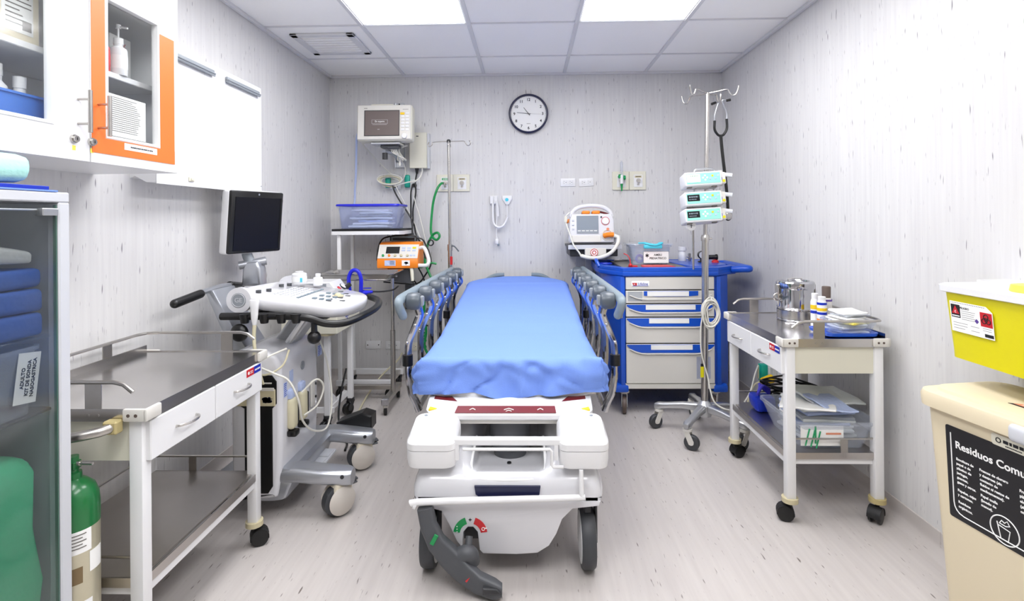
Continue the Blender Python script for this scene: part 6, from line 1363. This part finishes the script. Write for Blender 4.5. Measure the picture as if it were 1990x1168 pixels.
b = B()
for k in range(9): b.tube([(1.27+.10*math.cos(a*1.0+k)+.02*math.sin(3*a), 2.62+.055*math.sin(a+k*.7), zl+.035+.013*k+.014*math.sin(2*a+k)) for a in [2*PI*i/10 for i in range(10)]], .0045, 7, close=True, k=3)
tag(obj('cable_bundle', b, 'black'), 'tangled black cables heaped at the back of the lower shelf', 'cables')
b = B().box(1.09, 1.19, 2.56, 2.67, zl+.0005, zl+.075, .02, 2); b.sub(2).wobble(.012, 14, 3); [setattr(v.co, 'z', max(v.co.z, zl+.0004)) for v in b.bm.verts]; tag(obj('cuff', b, 'deep_blue'), 'dark blue rolled cuff on the lower shelf beside the black cables', 'cuff')
b = B()
for k in range(4): b.tube([(1.10+.012*k, 2.58+.015*k, zl+.085+.008*k), (1.14, 2.61+.01*k, zl+.115), (1.185, 2.64, zl+.09-.008*k)], .007, 8)
tag(obj('tubing_roll', b, 'purple'), 'violet-blue rolled hose lying over the dark blue cuff', 'hose')
# plugs on the right wall behind the cart, box under the drawers
for k, (y, z, l) in enumerate(((3.30, .262, 'white wall socket with green adapter on the right wall behind the cart'), )):
    u = thing('wall_socket', l, 'outlet', (XR, y, z)); M = FM('W', (XR, y, z))
    obj('plate', B(M).box(-.09, .05, -.04, .04, 0, .008, .003, 1), 'white', u); obj('adapter', B(M).box(-.02, .03, -.055, .05, .008, .05, .006, 2), 'plug_green', u); obj('adapter_face', B(M).box(-.022, .0, -.045, .04, .01, .054, .004, 1), 'putty', u)
outlet('low white outlet on the right wall beside the green adapter', 3.10, .275, 0, 'duplex', 'W')
u = thing('yellow_plug', 'yellow mains plug with grey cord behind the right cart', 'plug', (1.40, 3.2, .2)); obj('body', B().cyl((1.46, 3.22, .245), (1.40, 3.20, .235), .026, .022, n=14).box(1.385, 1.41, 3.185, 3.215, .22, .25, .005, 1), 'signyellow', u); obj('cord', B().tube([(1.39, 3.2, .235), (1.34, 3.18, .22), (1.30, 3.16, .16), (1.285, 3.15, .08), (1.30, 3.15, .01)], .0045, 8), 'cord_cream', u)
u = thing('wall_dispenser', 'small white box with printed label low on the back wall behind the right cart', 'box', (1.31, YB-.05, .30)); obj('case', B().box(1.25, 1.375, YB-.09, YB, .30, .46, .014, 3), 'white', u)
pb = B(FM('S', (1.30, YB-.09, .39)))
for k in range(5): pb.box(-.025, .0+RND.random()*.025, -.02+k*.009, -.017+k*.009, 0, .0006)
obj('label_print', pb, 'dim', u)

# ================================================================== sharps container on the wall
u = thing('sharps_container', 'yellow sharps container with white lid on the right wall', 'sharps container', (1.36, 1.45, .79))
y1, y0 = 1.655, 1.29; X0 = 1.27
rs = []
for f, z in ((0, .795), (.02, .79), (.1, .815), (1, .985)):
    xx = X0+.016-.016*f; ya = y1-.012+.012*f; yb_ = y0+.028-.028*f
    rs.append([((xx+XR-.012)/2+a, (ya+yb_)/2+b, z) for a, b in rrect(XR-.012-xx, ya-yb_, .022, 4)])
bd_ = obj('container', B().rings(rs), 'yellow', u)
obj('lid', B().rings([[((X0+XR)/2-.006+a, (y0+y1)/2+b, z) for a, b in rrect(XR-X0-.004+d, y1-y0+d+.012, .024, 4)] for d, z in ((.0, .985), (.014, .988), (.016, 1.006), (.0, 1.011))]), 'white', u)
obj('lid_rim', B().rings([[(1.375+a, 1.545+b, z) for a, b in rrect(w1, l1, .035, 4)] for w1, l1, z in ((.13, .11, 1.010), (.13, .11, 1.026), (.12, .10, 1.026), (.12, .10, 1.012))]), 'white', u)
obj('lid_flap', B().rings([[(1.36+a, 1.40+b, z) for a, b in rrect(w1, l1, .045, 5)] for w1, l1, z in ((.14, .15, 1.010), (.145, .155, 1.014), (.14, .15, 1.030), (.12, .13, 1.032))]), 'capyellow', u)
obj('side_latch', B().box(X0-.012, X0+.006, 1.30, 1.335, .83, .95, .004, 1), 'yellow', u)
obj('wall_bracket', B().box(XR-.012, XR, 1.32, 1.60, .80, .98, .003, 1), 'white', u)
# the front wall leans: label frame follows it
lean = math.atan(.016/.17)
ML = FM('W', (X0+.0046, 1.553, .917), tilt=rad(0)) @ RX(-lean*-1)
lb = obj('hazard_label', B(ML).prism([(-.07, -.045), (.075, -.045), (.075, .03), (.055, .045), (-.07, .045)], 'z', .0028, .0036), 'paper', bd_)
obj('biohazard_square', B(ML).box(.035, .073, -.012, .028, .0036, .0042), 'red', lb)
obj('warning_square', B(ML).box(-.066, -.034, -.002, .036, .0036, .0042), 'ink', lb)
obj('warning_triangle', B(ML).prism([(-.0635, .009), (-.0365, .009), (-.05, .033)], 'z', .0042, .0046), 'red', lb)
obj('warning_letter', B(ML).text('c', .016, T(-.05, .0165, .0047), ext=.0002).box(-.0635, -.0365, .001, .004, .0042, .0047), 'paper', lb)
bh = B(ML)
for k in range(3):
    a = rad(90+120*k); bh.torus((.054+.008*math.cos(a), .008+.008*math.sin(a), .0043), .007, .0013, n=18, m=5)
bh.torus((.054, .008, .0043), .0055, .0010, n=16, m=5); obj('biohazard_symbol', bh, 'ink', lb)
tp_ = B(ML).text('PELIGRO', .0085, T(-.018, .028, .0037), ext=.0002, bold=.0002)
for k in range(5): tp_.box(-.030, .0+RND.random()*.025, .0195-k*.006, .0203-k*.006, .0036, .0039)
for k in range(3): tp_.box(-.062, -.005-RND.random()*.02, -.018-k*.008, -.0172-k*.008, .0036, .0039)
for k in range(2): tp_.box(.0, .028, -.02-k*.013, -.0192-k*.013, .0036, .0039); tp_.box(.04, .068, -.018-k*.006, -.0172-k*.006, .0036, .0039)
tp_.box(.045, .073, -.041, -.032, .0036, .0040)
for k in range(20): tp_.box(-.066+k*.006, -.063+k*.006, .0405, .042, .0036, .0039)
obj('label_print', tp_, 'ink', lb)
obj('hazard_diamond', B(ML).box(-.005, .005, -.005, .005, .0037, .0041, M=T(.022, -.002, 0) @ RZ(PI/4)), 'violet', lb)

# ================================================================== waste bin with the printed sign
u = thing('waste_bin', 'tall beige waste bin with a black printed sign by the right wall', 'waste bin', (1.179, 1.613, 0), rot=rad(9), local=True)
# local: x to the wall, y back; far-left top corner at the origin, body runs toward -y
Lh, Wd, Ht = .555, .262, .668
rs = []
for f, z in ((.0, 0), (.02, .004), (1, Ht)):
    i = .035*(1-f)
    rs.append([(Wd/2+a, -Lh/2+b, z) for a, b in rrect(Wd-2*i+.0, Lh-2*i, .035, 5)])
bi = obj('bin_body', B().rings(rs), 'beige', u)
lidr = []
for d, z in ((.012, Ht-.012), (.03, Ht-.008), (.034, Ht+.022), (.026, Ht+.034), (.006, Ht+.038)):
    lidr.append([(Wd/2+a-.004, -Lh/2+b, z) for a, b in rrect(Wd+d, Lh+d, .05, 6)])
ld = obj('lid', B().rings(lidr), 'beige', u)
obj('lid_panel', B().rings([[(Wd/2+a, -Lh/2+b, z) for a, b in rrect(Wd+d, Lh+d, .05, 6)] for d, z in ((-.018, Ht+.0375), (-.024, Ht+.046), (-.05, Ht+.049))]), 'beige', ld)
obj('lid_grip', B().box(-.03, .02, -.36, -.26, Ht-.015, Ht+.03, .012, 3), 'lightgrey', ld)
bl = obj('maker_badge', B(FM('U', (.075, -.245, Ht+.0492), roll=rad(-90))).prism([(-.055, -.012), (.04, -.012), (.055, .012), (-.04, .012)], 'z', 0, .0008), 'ink', ld)
obj('badge_field', B(FM('U', (.075, -.245, Ht+.0502), roll=rad(-90))).prism([(-.046, -.006), (.043, -.006), (.051, .011), (-.038, .011)], 'z', 0, .0006), 'peach', bl)
obj('badge_print', B(FM('U', (.075, -.245, Ht+.0509), roll=rad(-90))).text('Rubbermaid', .0135, T(.002, .0025, 0), ext=.0002), 'paper', bl)
# sign on the aisle side (follows the lean of the wall)
le = math.atan(.035/Ht)
MS = FM('W', (.0, 0, 0)); 
def SM(y, z, off=.0): 
    x = .035*(1-z/Ht)-off
    return Matrix.Translation((x, y, z)) @ FM('W', (0, 0, 0)) @ RX(le)
S = SM(-.07-.215, .49)
sg = obj('waste_sign', B(S).prism([(x, y) for x, y in rrect(.43, .262, .006, 3)], 'z', 0, .0018), 'sign_black', bi)
ln_ = B(S)
ln_.tube([(-.200, .112, .002), (-.200, -.085, .002), (-.198, -.097, .002), (-.193, -.106, .002), (-.185, -.112, .002), (-.172, -.115, .002), (.19, -.115, .002)], .0016, 6, sm=False)
obj('sign_line', ln_, 'paper', sg)
tt = B(S)
tt.text('Residuos Comunes', .0285, T(-.188, .082, .002), align='LEFT', ext=.0003, bold=.0006)
def col(x, y, s, al='LEFT'): tt.text(s, .0096, T(x, y, .002), align=al, ext=.0003, spacing=1.36, bold=.0003)
col(-.187, .010, 'Envoltura de\npapel o de\nplástico de\njeringas,\nguantes,\ngasas y otros.'); col(-.187, -.052, 'Papeles, cajas\ny cartones.'); col(-.187, -.085, 'Residuos\norgánicos.')
col(-.122, .016, 'Frascos de cloruro\ny dextrosa (sin\ncontacto de\nfluidos ni restos de\nmedicamentos).'); col(-.122, -.040, 'Papel toalla\n(lavado de\nmanos).')
col(-.022, .010, 'Frascos y\nplásticos,\nelementos\n(sin\ncontacto).')
obj('sign_print', tt, 'paper', sg)
IX = S @ T(-.036, -.008, 0)
ic = B(IX).torus((-.028, -.082, .0018), .036, .0016, n=40, m=6)
ic.tube([(-.046, -.066, .002), (-.038, -.106, .002), (-.020, -.108, .002), (-.014, -.078, .002), (-.042, -.074, .002)], .0014, 6, sm=False)
ic.tube([(-.040, -.068, .002), (-.034, -.058, .002), (-.027, -.062, .002), (-.020, -.054, .002), (-.014, -.064, .002), (-.024, -.069, .002), (-.040, -.068, .002)], .0013, 6, sm=False)
obj('bin_icon', ic, 'paper', sg)
ol_ = B(SM(-.245, .634, .001)).prism([(x, y) for x, y in rrect(.09, .03, .006, 3)], 'z', 0, .0012); st2 = obj('round_sticker', ol_, 'ivory', bi)
obj('sticker_print', scribble(scribble(B(SM(-.245, .634, .003)).torus((-.027, .0, 0), .006, .0012, n=12, m=5), None, -.015, .034, .001, .008), None, -.01, .03, -.009, .0025), 'ink', st2)
